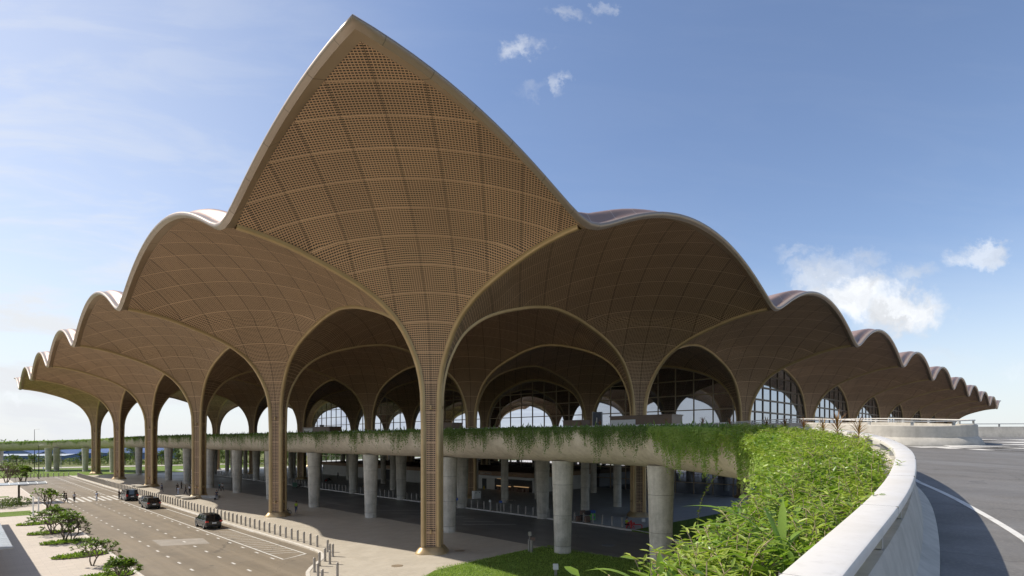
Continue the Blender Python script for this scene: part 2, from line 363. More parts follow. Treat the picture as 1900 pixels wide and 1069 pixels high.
# ------------------------------------------------------------------ one tree: shaft + flared louvre
def tree_mesh(h):     # h = (x+, x-, y+, y-) reach
    mb=MB(); uvs=[]
    NC=14
    cs=[]
    c=TU[0]/18
    # equal arc-length rows
    fine=np.concatenate([np.linspace(TU[0]/18,.3,400),np.linspace(.3,2,500)[1:]])
    def wb(c): q=min(max((c-.06)/.22,0),1); return q*q*(3-2*q)
    def zc(c,u,v):
        z=float(ZS(u,v))
        if c<.28: e=float(AP(18*c)); z=e+(z-e)*wb(c)
        return z
    zz=np.array([zc(c_,c_/2,c_/2) for c_ in fine]); xx=fine/2*18*R2
    arc=np.concatenate([[0],np.cumsum(np.hypot(np.diff(zz),np.diff(xx)))])
    i1=np.searchsorted(fine,1.0); a1=arc[i1]
    ra=np.concatenate([np.linspace(0,a1,44),np.linspace(a1,arc[-1],26)[1:]])
    rc=np.interp(ra,arc,fine); rc[43]=1.0
    for sx in (1,-1):
        for sy in (1,-1):
            hx=h[0] if sx>0 else h[1]; hy=h[2] if sy>0 else h[3]
            rows=[]; uv=[]
            E0=float(np.interp(1.35,fine,arc-fine*18/R2)); main=(sx==sy)
            def flush(rows,uv):
                if not rows: return
                n=NC+1
                if sx*sy<0:
                    rows=[r[::-1] for r in rows]; u2=[]
                    for q in range(0,len(uv),n): u2+=uv[q:q+n][::-1]
                    uv=u2
                mb.grid(rows); uvs.extend(uv)
            def addrow(rows,uv,c,z0,V,tr):
                row=[]
                for k in range(NC+1):
                    t=k/NC
                    if c<=1: u,v=c*(1-t),c*t
                    else: u,v=1-(2-c)*t,(c-1)+(2-c)*t
                    z=zc(c,u,v) if z0 is None else z0; row.append((sx*u*hx,sy*v*hy,z)) if z0 is None else row.append((sx*u*18,sy*v*18,z))
                    if tr: uv.append(((sx*u-sy*v)*18/R2,(sx*u+sy*v)*18/R2))
                    else: uv.append(((sx*u-sy*v)*18/R2 if main else (u-v)*18/R2, V*(1 if sx>0 else -1)))
                rows.append(row)
            c0=TU[0]/18; off=-E0
            for z in (0.3,3,6,9,12.0-.001): addrow(rows,uv,c0,z,(z-12)+fine[0]*18/R2+off+ (arc[0]-fine[0]*18/R2)+c0*0,False)
            brk=False
            for c,a in zip(rc,ra):
                V=a+off
                tr=(not main) and c>.125
                if tr and not brk:
                    addrow(rows,uv,c,None,V,False); flush(rows,uv); rows=[]; uv=[]; brk=True
                addrow(rows,uv,c,None,V,tr)
            flush(rows,uv)
    return mb,uvs
def rib_mesh(d, reach):
    # d: 0 +x,1 +y,2 -x,3 -y ; rounded bar hugging the kink
    us=np.concatenate([np.linspace(0,1,26)**1.6*(18-TU[0])+TU[0]]); us[-1]=18
    pts=[(TU[0],.25),(TU[0],4),(TU[0],8)]+[(TU[0],11)]+[(float(u)*reach/18 if u>4 else float(u),float(AP(u))) for u in us]
    sec=[(-.24,.16),(-.24,-.06),(-.19,-.15),(-.10,-.19),(0,-.20),(.10,-.19),(.19,-.15),(.24,-.06),(.24,.16)]
    ca,sa=[(1,0),(0,1),(-1,0),(0,-1)][d]; rows=[]
    for i,(r,z) in enumerate(pts):
        a=pts[max(i-1,0)]; b=pts[min(i+1,len(pts)-1)]; tr,tz=b[0]-a[0],b[1]-a[1]; L=math.hypot(tr,tz); tr/=L; tz/=L
        nr,nz=-tz,tr                 # points away from void side (towards shaft axis / up)
        row=[]
        for p,q in sec:
            rr=r+nr*q; z2=z+nz*q; row.append((rr*ca-p*sa, rr*sa+p*ca, z2))
        rows.append(row)
    mb=MB(); mb.grid(rows); return mb
terminal=empty('terminal_building',W(0,0,0),A45,'large airport terminal with a scalloped bronze vaulted canopy on slender flared columns','terminal building')
def base_mesh():
    mb=MB(); rm=lambda a: 1.0+.10*math.cos(4*a)
    mb.lathe([(1.62,0),(1.66,.10),(1.60,.25),(1.40,.5),(1.27,.68),(1.22,.74),(1.0,.76)],40,(0,0,0),rmod=rm,cap=False); return mb
basem=None; tree_cache={}; rib_cache={}
def wall_light():
    mb=MB()
    mb.box(-.07,.07,-.16,0,-.22,.22); mb.box(-.045,.045,-.24,-.16,-.05,.05); mb.box(-.08,.08,-.34,-.22,-.14,.14); return mb
wlm=None
for i in range(NI):
    for j in range(NJ):
        h=(OV if j==NJ-1 else 18, OV if j==0 else 18, OV if i==NI-1 else 18, OV if i==0 else 18)
        if h not in tree_cache:
            mb,uv=tree_mesh(h); o=mb.build('column',M['soffit'],terminal,smooth=50,uvs=uv); tree_cache[h]=o.data
        else: o=link(bpy.data.objects.new('column',tree_cache[h]),terminal)
        o.location=(36*j,36*i,0)
        for d in range(4):
            key=(d,h[[0,2,1,3][d]])
            if key not in rib_cache:
                r=rib_mesh(*key).build('rib',M['rib'],o,smooth=60); rib_cache[key]=r.data
            else: link(bpy.data.objects.new('rib',rib_cache[key]),o)
        if basem is None: b_=base_mesh().build('column_base',M['rib'],o,smooth=50); basem=b_.data
        else: b_=link(bpy.data.objects.new('column_base',basem),o)
        if i==0 and j<3 or j==0:
            for zz in (2.2,13.9):
                for q in range(4):
                    an=math.radians(45+90*q)
                    if wlm is None: l_=wall_light().build('wall_light',M['rib'],o); wlm=l_.data
                    else: l_=link(bpy.data.objects.new('wall_light',wlm),o)
                    rr=.74
                    l_.location=(rr*math.cos(an),rr*math.sin(an),zz); l_.rotation_euler=(0,0,an+math.pi/2)
# ------------------------------------------------------------------ edge band, bullnose, roof sheet
LX,LY=36*(NJ-1),36*(NI-1)
def side_params(n,seg=16):
    # list of (pos, dist) along a side, pos from -WO to n+WO ; dist normalised to valley
    out=[]
    for k in range(seg): t=k/seg; out.append((-WO+WO*t,1-t,'a'))
    nb=int(n/36)
    for q in range(nb):
        for k in range(seg*2): t=k/(seg*2); out.append((36*q+36*t, min(t,1-t)*2,'m'))
    for k in range(seg+1): t=k/seg; out.append((n+WO*t,t,'b'))
    return out
RINGS=[(1.10,lambda x:m_in(x)-.0),(1.06,lambda x:m_in(x)-.08),(.34,lambda x:e_top(x)-.50),(.30,lambda x:e_top(x)-.46),(.12,lambda x:e_top(x)-.38),(.02,lambda x:e_top(x)-.25),(.02,lambda x:e_top(x)-.13),(.12,lambda x:e_top(x)-.02),(.34,lambda x:e_top(x)+.03),(.6,lambda x:e_top(x)+.04)]
def edge_rings(idx):
    rings=[]
    for q in idx:
        o,fz=RINGS[q]; row=[]
        def pts(n):
            res=[]
            for p,dn,k in side_params(n):
                if k=='a': p2=p*(WO-o)/WO
                elif k=='b': p2=n+(p-n)*(WO-o)/WO
                else: p2=p
                res.append((p2,float(fz(dn))))
            return res
        xs=pts(LX); ys=pts(LY)
        row+=[(p,-(WO-o),z) for p,z in xs[:-1]]
        row+=[(LX+WO-o,p,z) for p,z in ys[:-1]]
        row+=[(p,LY+WO-o,z) for p,z in xs[::-1][:-1]]
        row+=[(-(WO-o),p,z) for p,z in ys[::-1][:-1]]
        rings.append(row)
    return rings
mb=MB(); mb.grid(edge_rings([0,1,2]),closed=True); mb.build('soffit_band',M['band'],terminal,smooth=40)
mb=MB(); mb.grid(edge_rings([2,3,4,5,6,7,8,9]),closed=True); mb.build('edge_bullnose',M['nose'],terminal,smooth=70)
def axis_uv(p,n):
    # returns distance-to-valley normalised (0 at column lines, 1 at bay mid / edge)
    p=np.asarray(p,float); r=np.where(p<0,-p/WO,np.where(p>n,(p-n)/WO,0)); q=np.mod(p,36)/18; q=np.where(q>1,2-q,q)
    return np.where((p<0)|(p>n),r,q)
def roof_z(x,y):
    u=axis_uv(x,LX); v=axis_uv(y,LY)
    e=.075; us=np.sqrt(u*u+e*e); vs=np.sqrt(v*v+e*e)
    T=G(np.clip(V1(us)+V1(vs),0,2))+.5
    # blend towards the edge profile
    dx=np.minimum(x+WO,LX+WO-x)-.6; dy=np.minimum(y+WO,LY+WO-y)-.6
    bx=np.clip(dx/.8,0,1); by=np.clip(dy/.8,0,1); bx=bx*bx*(3-2*bx); by=by*by*(3-2*by)
    T=T*bx+(e_top(v)+.04)*(1-bx); T=T*by+(e_top(u)+.04)*(1-by) 
    return T
def roof_axis(n):
    a=[-(WO-.6)+q for q in (0,.15,.3,.45,.6,.8,1.2,1.8,2.5,3.3,4.2)]
    b=list(np.linspace(-(WO-.6)+5.1,0,10))
    c=[]
    for q in range(int(n/36)): c+=list(36*q+np.linspace(0,36,25)[1:])
    r=a+b+c; return np.array(r+[n-v for v in (a+b)[::-1]][1:])
xs=roof_axis(LX); ys=roof_axis(LY)
X_,Y_=np.meshgrid(xs,ys); Z_=roof_z(X_,Y_)
rows=[[(X_[a,b],Y_[a,b],Z_[a,b]) for b in range(len(xs))] for a in range(len(ys))]
mb=MB(); mb.grid(rows); mb.build('roof_shell',M['roof'],terminal,smooth=True)
# small safety-line posts on the roof crowns near the corner
mb=MB()
for k in range(11):
    t=12+k*1.1
    mb.tube([(t,-14.5,float(roof_z(np.array(t),np.array(-14.5)))-.05),(t,-14.5,float(roof_z(np.array(t),np.array(-14.5)))+.28)],.02,5)
    mb.tube([(-14.5,t,float(roof_z(np.array(-14.5),np.array(t)))-.05),(-14.5,t,float(roof_z(np.array(-14.5),np.array(t)))+.28)],.02,5)
mb.build('roof_safety_posts',M['post'],terminal)
# ------------------------------------------------------------------ glass walls
def arch_top(t):   # t distance from left column axis 0..36
    u=min(t,36-t); return float(AP(max(u,TU[0])))-.05
def glass_bay(ox,oy,ax,z0,zs,vs,mm,bar=.16,off=.0,name='glass_wall'):
    # ax: 'x' wall runs along +x, 'y' along +y
    g=MB(); N=48; top=[]; bot=[]
    ts=np.concatenate([np.linspace(1.1,4,14),np.linspace(4,32,33)[1:],np.linspace(32,34.9,14)[1:]])
    def P(t,w,z): return (ox+t,oy+w,z) if ax=='x' else (ox+w,oy+t,z)
    g.grid([[P(t,off,z0) for t in ts],[P(t,off,max(arch_top(t)-.1,z0)) for t in ts]])
    go=g.build(name,M['glass'],terminal)
    f=MB()
    def bar_(t0,t1,za,zb,d=.12):
        a=P(t0,off-d,za); b=P(t1,off+d,zb)
        f.box(min(a[0],b[0]),max(a[0],b[0]),min(a[1],b[1]),max(a[1],b[1]),za,zb)
    for t in vs:
        tt=arch_top(t); bar_(t-bar/2,t+bar/2,z0,tt,.14)
    uu=np.linspace(TU[0],18,400); zz=AP(uu)
    for z in zs:
        if z>26.2: continue
        u=float(np.interp(z,zz,uu)) if z>12 else 1.05
        bar_(u,36-u,z-bar*.55,z+bar*.55,.17)
    f.build('mullions',mm,go)
    # edge frame following the arch
    e=MB(); pts=[P(t,off,arch_top(t)-.18) for t in ts]; e.tube([P(ts[0],off,z0)]+pts+[P(ts[-1],off,z0)],.16,6); e.build('arch_frame',mm,go)
for j in range(2,NJ-1):
    glass_bay(36*j,0,'x',0,[11.55+2.45*k for k in range(7)]+[1.2,3.6,6.],[2+4*k for k in range(9)],M['mull'],.30,.25)
for i in range(0,NI-1):
    glass_bay(72,36*i,'y',0,[10.9+3.0*k for k in range(6)]+[2.4,4.9,7.4],[2+4*k for k in range(9)],M['mull2'],.17,.25)
glass_bay(72,180,'x',0,[11.55+2.45*k for k in range(7)],[2+4*k for k in range(9)],M['mull'],.3,-.25)
for j in range(3,NJ-1): glass_bay(36*j,180,'x',0,[11.55+2.45*k for k in range(7)],[2+4*k for k in range(9)],M['mull'],.3,-.25)
# ------------------------------------------------------------------ path of the deck edge
ctrl=[(-4.9,-4.6,9.38),(-1.7,-.8,9.6),(.2,1.5,9.74),(1.87,3.51,9.88),(4.29,6.37,10.08),(5.79,8.27,10.21),(7.35,10.4,10.36),(8.55,12.1,10.47),(9.9,14.3,10.63),(11.4,17.2,10.83),(12.65,20.2,11.03),(13.65,24.3,11.27),(14,28.7,11.48),(13.75,33,11.66),(12.9,37,11.81),(12.0,41,11.92)]
cl=[WL(a,b)+(z,) for a,b,z in ctrl]+[(7.6,-15,12.05),(8.1,-6,12.12),(8.2,8,12.15),(8.2,30,12.15),(8.2,60,12.15),(8.2,90,12.15)]
far=[(a,180-b,z) for a,b,z in cl[::-1]][1:]
# the far ramp is longer: carry on past the mirrored end
far=[(8.2,120,12.15),(8.2,150,12.1),(7.9,172,11.95),(6.6,186,11.75),(3.6,197,11.5),(-1.5,207,11.2),(-10,217,10.85),(-24,231,10.4),(-45,250,9.9),(-80,280,9.4)]
cl=cl+far
def catmull(P,step=1.0):
    P=[np.array(p,float) for p in P]; P=[2*P[0]-P[1]]+P+[2*P[-1]-P[-2]]; out=[]
    for k in range(1,len(P)-2):
        p0,p1,p2,p3=P[k-1:k+3]; L=np.linalg.norm(p2-p1); n=max(2,int(L/step))
        # centripetal
        t0=0; t1=t0+np.linalg.norm(p1-p0)**.5; t2=t1+np.linalg.norm(p2-p1)**.5; t3=t2+np.linalg.norm(p3-p2)**.5
        for q in range(n):
            t=t1+(t2-t1)*q/n
            A1=(t1-t)/(t1-t0)*p0+(t-t0)/(t1-t0)*p1; A2=(t2-t)/(t2-t1)*p1+(t-t1)/(t2-t1)*p2; A3=(t3-t)/(t3-t2)*p2+(t-t2)/(t3-t2)*p3
            B1=(t2-t)/(t2-t0)*A1+(t-t0)/(t2-t0)*A2; B2=(t3-t)/(t3-t1)*A2+(t-t1)/(t3-t1)*A3
            out.append((t2-t)/(t2-t1)*B1+(t-t1)/(t2-t1)*B2)
    out.append(P[-2]); return np.array(out)
path=catmull(cl,.55)
# smooth
for _ in range(6): path[1:-1]=path[1:-1]*.5+(path[:-2]+path[2:])*.25
tan=np.gradient(path[:,:2],axis=0); tan/=np.linalg.norm(tan,axis=1)[:,None]
nrm=np.stack([-tan[:,1],tan[:,0]],1)       # left of travel = outward
plen=np.concatenate([[0],np.cumsum(np.linalg.norm(np.diff(path[:,:2],axis=0),axis=1))])
SC=float(plen[int(np.hypot(*(path[:60,:2]-np.array(WL(0,0))).T).argmin())])
def pw_at(s):       # planter width
    return float(np.interp(s-SC,[0,3,6,10,18,26,42,400],[.75,.85,1.1,1.5,2.1,2.5,2.3,2.2]))
def PT(k,o,z):      # world point at path sample k, outward offset o
    x=path[k,0]+nrm[k,0]*o; y=path[k,1]+nrm[k,1]*o; return W(x,y,z)
NP=len(path)
def sweep(offs, ks=None, closed=False):
    ks=range(NP) if ks is None else ks
    return [[PT(k,*f(k)) for f in offs] for k in ks]
def cst(o,dz): return lambda k:(o,path[k,2]+dz)
def pwf(do,dz): return lambda k:(pw_at(plen[k])+do,path[k,2]+dz)
deck=empty('elevated_roadway',W(8,0,0),0,'raised concrete drop off roadway with planted edge curving past the terminal','elevated roadway')
deck.location=(0,0,0)
# belly: outer lip down and under
def bel(fr,dz): return lambda k:(pw_at(plen[k])*(1-fr)+.15*(1-fr)-.0*fr+(-.6)*fr, path[k,2]+dz)
mb=MB(); mb.grid(sweep([pwf(0,-.55),pwf(0,-.36),pwf(.15,-.36),pwf(.17,-.6),bel(.03,-1.1),bel(.12,-1.75),bel(.30,-2.4),bel(.55,-2.9),bel(.8,-3.2),bel(1.0,-3.35),cst(-2.,-3.38),cst(-5,-3.38)]))
mb.build('edge_beam',M['belly'],deck,smooth=40)
mb=MB(); mb.grid(sweep([pwf(0,-.5),cst(.42,-.5)])); mb.build('planter_soil',M['soil'],deck)
mb=MB(); mb.grid(sweep([cst(.42,-.6),cst(.42,-.44),cst(.14,-.42)])); mb.build('planter_ledge',M['barrier'],deck)
# barrier under rail
mb=MB(); mb.grid(sweep([cst(.14,-.6),cst(.14,-.36),cst(.12,-.33),cst(-.12,-.33),cst(-.14,-.36),cst(-.26,-.95),cst(-.46,-1.08),cst(-.46,-1.45)]))
mb.build('barrier_wall',M['barrier'],deck,smooth=30)
# rail plate
mb=MB(); mb.grid(sweep([cst(.17,-.03),cst(.16,-.008),cst(.14,0),cst(-.14,0),cst(-.16,-.008),cst(-.17,-.03),cst(-.17,-.09),cst(.17,-.09)],None),closed=True)
rail=mb.build('hand_rail',M['rail'],deck,smooth=35)
sp_=[]; s=0.6
k=0
while k<NP-1:
    while k<NP-1 and plen[k]<s: k+=1
    c=PT(k,0,path[k,2]-.20); an=math.atan2(tan[k,1],tan[k,0])+A45
    sp_.append((c,an)); s+=2.0
posts('rail_post',sp_,(.08,.20,.25),M['post'],rail)
mb=MB(); s=.9; k=0          # joints on the plate
while s<60:
    while k<NP-1 and plen[k]<s: k+=1
    an=math.atan2(tan[k,1],tan[k,0])+A45; c=PT(k,0,path[k,2]-.042); mb.cbox(c,.005,.3415,.086,an); s+=3.1
mb.build('rail_joints',M['slab'],rail)
# road sheet on the deck
def zroad(x,y):
    yy=y if y<90 else 180-y
    Yw=max(W(x,yy)[1],-40.); a=8.42+.07*Yw; k_=.12; return 11.0-k_*math.log(1+math.exp(min((11.0-a)/k_,200)))
def zr_pt(k,o,extra=0):
    x=path[k,0]+nrm[k,0]*o; y=path[k,1]+nrm[k,1]*o
    base=path[k,2]-1.18
    t=min(max((-o-.4)/6,0),1)
    return base*(1-t)+zroad(x,y)*t if plen[k]<200 else base
def rd(o,ex=0.): return lambda k:(o,zr_pt(k,o)+ex)
offs=[-.44,-1.2,-2.2,-3.4,-4.6]+[-6-1.5*q for q in range(26)]+[-46,-50,-55,-60,-64]
kend=[k for k in range(NP) if plen[k]<235][-1]
def beyond(X,Y):
    x,y=WL(X,Y); return (x>29.5 and (y<-7 or y>187) and Y>47.5) or (x>26 and y>187)
mb=MB(); mb.grid(sweep([rd(o) for o in offs],range(0,kend))); mb.cut(beyond)
rs=mb.build('road_deck',M['asph_deck'],None,smooth=True); tag(rs,None,None,None,'structure')
mb=MB(); mb.grid([[PT(k,o,path[k,2]-3.38) for o in (-4.9,-12,-20,-25,-31,-38,-46,-55,-63.8)] for k in range(0,kend,4)]); mb.cut(beyond)
mb.grid([[PT(kend-1,o,path[kend-1,2]+dz) for o in (-.4,-30,-64)] for dz in (-1.25,-3.38)])
mb.grid([[PT(0,o,path[0,2]+dz) for o in (-.4,-30,-64)] for dz in (-1.25,-3.38)])
mb.grid([[PT(k,-64.,(zr_pt(k,-64.) if q else path[k,2]-3.38)) for k in range(0,kend,4)] for q in (0,1)]); mb.cut(beyond)
mb.build('deck_slab',M['slab'],deck)
# far ramp road
mb=MB(); mb.grid([[PT(k,o,path[k,2]-1.25-.01) for o in (-.44,-9)] for k in range(kend-1,NP)]); mb.grid([[PT(k,o,path[k,2]+dz) for o,dz in ((-5,-3.38),(-8.6,-3.2),(-9.4,-2),(-9.4,-1.0),(-9.,-.4),(-9.,-1.25))] for k in range(kend-1,NP)])
mb.build('ramp_slab',M['slab'],deck)
mb=MB(); mb.grid([[W(x,y,11.03) for x in (29,50,71.6)] for y in (-6,0,60,120,180)]); mb.grid([[W(x,y,zz) for y in (-6,0,60,120,180)] for x,zz in ((29,10.95),(29,11.03))]); tag(mb.build('upper_floor',M['floor_up'],None),kind='structure')
# painted lines on the deck road
def line(k0,k1,o_f,w,dz=.006,step=1):
    ks=range(k0,k1,step); return [[PT(k,o_f(k)-w/2,zr_pt(k,o_f(k)-w/2)+dz),PT(k,o_f(k)+w/2,zr_pt(k,o_f(k)+w/2)+dz)] for k in ks]
kk=lambda s_: int(np.searchsorted(plen,s_))
mb=MB(); mb.grid(line(0,kk(44),lambda k:-float(np.interp(plen[k],[SC,SC+8,SC+12,SC+15,SC+19,SC+24,SC+44],[2.2,1.75,1.6,1.2,.75,.7,.7])),.12))
pe=mb.build('edge_line_marking',M['paint'],None); tag(pe,kind='structure')
# chevron bars
def deck_pt(X,Y,dz=.016):
    x,y=WL(X,Y); 
    # nearest path sample for blend
    d=np.hypot(path[:kk(150),0]-x,path[:kk(150),1]-y); k=int(d.argmin()); o=-float(d[k]); return (X,Y,zr_pt(k,o)+dz)
mb=MB()
def strip(X0,Y0,X1,Y1,w):
    n=10; d=Vector((X1-X0,Y1-Y0)); d.normalize(); nx,ny=-d.y*w/2,d.x*w/2
    mb.grid([[deck_pt(X0+(X1-X0)*t/n+nx,Y0+(Y1-Y0)*t/n+ny),deck_pt(X0+(X1-X0)*t/n-nx,Y0+(Y1-Y0)*t/n-ny)] for t in range(n+1)])
for a in [(19.9,29.0,24.5,25.6,.28),(21.2,28.6,36,25.0,.55),(22.6,29.0,38,27.0,.65),(26.3,30.2,40,28.9,.7),(27.2,32.0,40,31.1,.8),(27.6,34.2,40,33.8,.9)]: strip(*a)
pc=mb.build('gore_marking',M['paint'],None); tag(pc,kind='structure')
# median wall with rounded nose
def sweep_wall(pts,prof,name,mt,parent,smooth=30):
    P=catmull([p for p in pts],.8); T=np.gradient(P[:,:2],axis=0); T/=np.linalg.norm(T,axis=1)[:,None]; Nn=np.stack([-T[:,1],T[:,0]],1)
    mb=MB(); rows=[]
    for k in range(len(P)):
        zb=P[k,2]; rows.append([(P[k,0]+Nn[k,0]*o,P[k,1]+Nn[k,1]*o,zb+z) for o,z in prof])
    mb.grid(rows); return mb.build(name,mt,parent,smooth=smooth),P,Nn
def zr_w(X,Y): return deck_pt(X,Y,0)[2]
med=empty('median_barrier',(27,36,0),0,'pale concrete median barrier with a rounded nose and grey top rail on the raised roadway','barrier'); med.location=(0,0,0)
mp=[W(15.3,60)[:2],W(15.3,30)[:2],W(15.3,5)[:2],W(15.3,-14)[:2],(17.9,48.6),(19.0,42),(19.3,36),(19.7,32.4),(20.7,30.5),(22.6,29.8),(24.5,29.9),(25.6,31.0),(25.4,33),(24.2,37),(21.8,45),W(18.5,-12)[:2],W(18.5,15)[:2],W(18.5,60)[:2]]
mp=[(a,b,deck_pt(a,b,0)[2]) for a,b in mp]
prof=[(.16,-.2),(.16,1.06),(-.16,1.06),(-.20,1.02),(-.22,.42),(-.34,.3),(-.5,0),(-.5,-.3)]
w_,Pm,Nm=sweep_wall(mp,prof,'wall_body',M['barrier'],med)
mb=MB(); rows=[[ (Pm[k,0]+Nm[k,0]*o,Pm[k,1]+Nm[k,1]*o,Pm[k,2]+z) for o,z in ((.09,1.27),(.09,1.33),(-.09,1.33),(-.09,1.27))] for k in range(len(Pm))]
mb.grid(rows,closed=True); ra_=mb.build('top_rail',M['rail'],med)
posts('rail_post',[((Pm[k,0],Pm[k,1],Pm[k,2]+1.16),math.atan2(Nm[k,1],Nm[k,0])) for k in range(0,len(Pm),2)],(.09,.12,.22),M['post'],ra_)
frb=empty('far_barrier',(40,46,0),0,'distant pale concrete barrier with a low rail at the right edge of the raised roadway','barrier'); frb.location=(0,0,0)
fp=[(30,51,11.),(36,48.5,11.),(45,47.2,11.),(54,46.4,11.),(66,46,11.),(84,46,11.)]
w_,Pm,Nm=sweep_wall(fp,[(.2,0),(.15,.95),(-.15,.95),(-.30,.45),(-.5,.05),(-.5,-.3)],'wall_body',M['barrier'],frb)
mb=MB(); mb.grid([[ (Pm[k,0]+Nm[k,0]*o,Pm[k,1]+Nm[k,1]*o,Pm[k,2]+z) for o,z in ((.06,1.16),(.06,1.22),(-.06,1.22),(-.06,1.16))] for k in range(len(Pm))],closed=True); ra_=mb.build('top_rail',M['rail'],frb)
posts('rail_post',[((Pm[k,0],Pm[k,1],Pm[k,2]+1.05),math.atan2(Nm[k,1],Nm[k,0])) for k in range(0,len(Pm),3)],(.10,.08,.24),M['post'],ra_)
# ------------------------------------------------------------------ piers and slab columns
def pier_mesh(rt,rb,z1):
    mb=MB(); mb.lathe([(rb+.02,0),(rb,.05),(rb,.7),(rb-.01,.72),(rb+.005,.74)]+[(rb+(rt-rb)*(k/8)**1.1,.74+(z1-.74)*k/8) for k in range(1,9)],32); return mb
pier0=None; slim0=None
def pier(x,y,kind='pier',z1=8.82,label=None,group=None):
    global pier0,slim0
    if kind=='pier':
        if pier0 is None or abs(z1-8.82)>.01:
            o=pier_mesh(1.04,.80,z1).build('concrete_pier',M['pier'],None,smooth=40); pier0=pier0 or (o.data if abs(z1-8.82)<.01 else None)
        else: o=link(bpy.data.objects.new('concrete_pier',pier0))
    else:
        if slim0 is None:
            mb=MB(); mb.lathe([(.66,0),(.64,.04),(.64,4.4),(.632,4.42),(.64,4.44),(.64,8.82)],28); o=mb.build('concrete_column',M['pier'],None,smooth=40); slim0=o.data
        else: o=link(bpy.data.objects.new('concrete_column',slim0))
    o.location=W(x,y,.02)
    tag(o,label,'pier' if kind=='pier' else 'column',group); return o
ORD=['first','second','third','fourth','fifth','sixth','seventh','eighth','ninth','tenth','eleventh']
for k in range(10):
    pier(8.6,8.3+17.3*k,label=('tapered concrete pier just right of and behind the nearest bronze column' if k==0 else '%s front-row concrete pier left of the nearest bronze column, under the planted deck'%ORD[k-1]),group='front row of tapered concrete piers')
pier(8.6,-9.0,label='broad tapered concrete pier standing at the back edge of the front lawn',group='front row of tapered concrete piers')
pier(6.2,-20.8,label='nearest and broadest concrete pier, its foot on the shaded lawn',group='front row of tapered concrete piers')
for k in range(10):
    pier(25.3,8.5+17.3*k,label='%s concrete pier from the right in the row behind the inner road'%ORD[k],group='back row of tapered concrete piers')
for (x,y,l) in [(0,201,'concrete pier under the sunlit far ramp just left of the leftmost bronze column'),(-6.8,211.5,'right one of the twin concrete piers under the far ramp'),(-9.2,209.5,'left one of the twin concrete piers under the far ramp'),(-20,249,'concrete pier under the far ramp at the left edge of the picture'),(5.6,187,'concrete pier on far grass between the two leftmost bronze columns')]:
    pier(x,y,z1=7.9 if x<-15 else 8.2,label=l,group='piers under the far ramp')
for x in (35,43.5,60.5):
    for k in range(10):
        y=8.6+17.4*k
        if x>50 and 30<y<130: continue
        pier(x,y,'slim',label='slim round grey concrete column standing in the shade under the raised floor',group='slim concrete columns under the raised floor')
# ------------------------------------------------------------------ ground
def gp(px,py,z=0.):
    Z=(EYE-z)*F/(py-HZ); return ((px-950)*Z/F,Z,z)
def poly(name,pts,z,m,local=True,kind='structure',thick=0,parent=None,side=None):
    mb=MB(); P=[(W(a,b,z) if local else (a,b,z)) for a,b in pts]; n=len(P)
    mb.add(P,[tuple(range(n))])
    if thick: mb.add([(p[0],p[1],z) for p in P]+[(p[0],p[1],z-thick) for p in P],[(k,k+n,(k+1)%n+n,(k+1)%n) for k in range(n)])
    o=mb.build(name,m,parent)
    if kind: tag(o,kind=kind)
    return o
# terrain, gently varied, reaching the horizon
mb=MB(); rr=[0,40,80,140,220,320,450,700,1100,1800,3200,6000,12000]; rows=[]
for r in rr: rows.append([(r*math.cos(a),60+r*math.sin(a),-.06-(0 if r<3000 else 0)) for a in np.linspace(0,2*math.pi,65)[:-1]])
rows[0]=[(0.001*math.cos(a),60+.001*math.sin(a),-.06) for a in np.linspace(0,2*math.pi,65)[:-1]]
mb.grid(rows,closed=True); tag(mb.build('ground',M['field'],None),kind='structure')
arc=[(-7.5,200),(-7.5,9.5),(-7.75,7.4),(-8.7,5.0),(-10.4,3.0),(-12.2,.6),(-13.3,-2.5),(-13.8,-8),(-13.8,-60)]
poly('road',[(-80,-60),(-13.8,-60)]+[(-13.8,-8),(-13.3,-2.5),(-12.2,.6),(-10.4,3.0),(-8.7,5.0),(-7.75,7.4),(-7.5,9.5),(-7.5,174),(-21.8,174),(-21.8,-16),(-23,-20),(-80,-20)],0.0,M['asph'])
poly('forecourt',[(-7.5,172),(-7.5,9.5),(-7.75,7.4),(-8.7,5.0),(-10.4,3.0),(-12.2,.6),(-13.3,-2.5),(-13.8,-8),(-13.8,-60),(-6.2,-60),(-6.2,-10),(-6.0,-7.2),(-4.5,-6.3),(5.9,-5.6),(9.3,-5.8),(9.3,172)],.12,M['pave'],thick=.12)
poly('inner_road',[(9.3,190),(9.3,-5.8),(10.4,-14),(11.0,-22),(9,-34),(0,-50),(6,-60),(16,-44),(20.3,-20),(22.1,-13.6),(24.5,-8),(25.2,0),(25.2,190)],.0,M['asph_in'])
poly('inner_pavement',[(25.2,190),(25.2,0),(24.6,-6.3),(72,-7.5),(110,-8),(110,190)],.12,M['pave_in'],thick=.12)
def lawn(name,pts,z): 
    return poly(name,pts,z,M['lawn'],thick=.16)
lawn('front_lawn',[(-6.2,-60),(-6.2,-10),(-6.0,-7.2),(-4.5,-6.3),(5.9,-5.6),(9.3,-5.8),(10.4,-14),(11.0,-22),(9,-34),(0,-50),(0,-60)],.135)
lawn('side_lawn',[(24.6,-6.3),(24.5,-8),(22.1,-13.6),(20.3,-20),(16,-44),(6,-60),(110,-60),(110,-8),(72,-7.5)],.125)
poly('plaza',[(-21.8,170),(-21.8,-16),(-23,-20),(-80,-20),(-80,95),(-70,170)],.12,M['plaza'],thick=.12)
lawn('far_lawn',[(-60,176),(-22,175.5),(-8,174),(60,174),(60,222),(-20,236),(-60,250)],.02)
poly('far_road',[(-75,256),(-20,241),(80,224),(80,236),(-20,253),(-75,270)],.01,M['pave'])
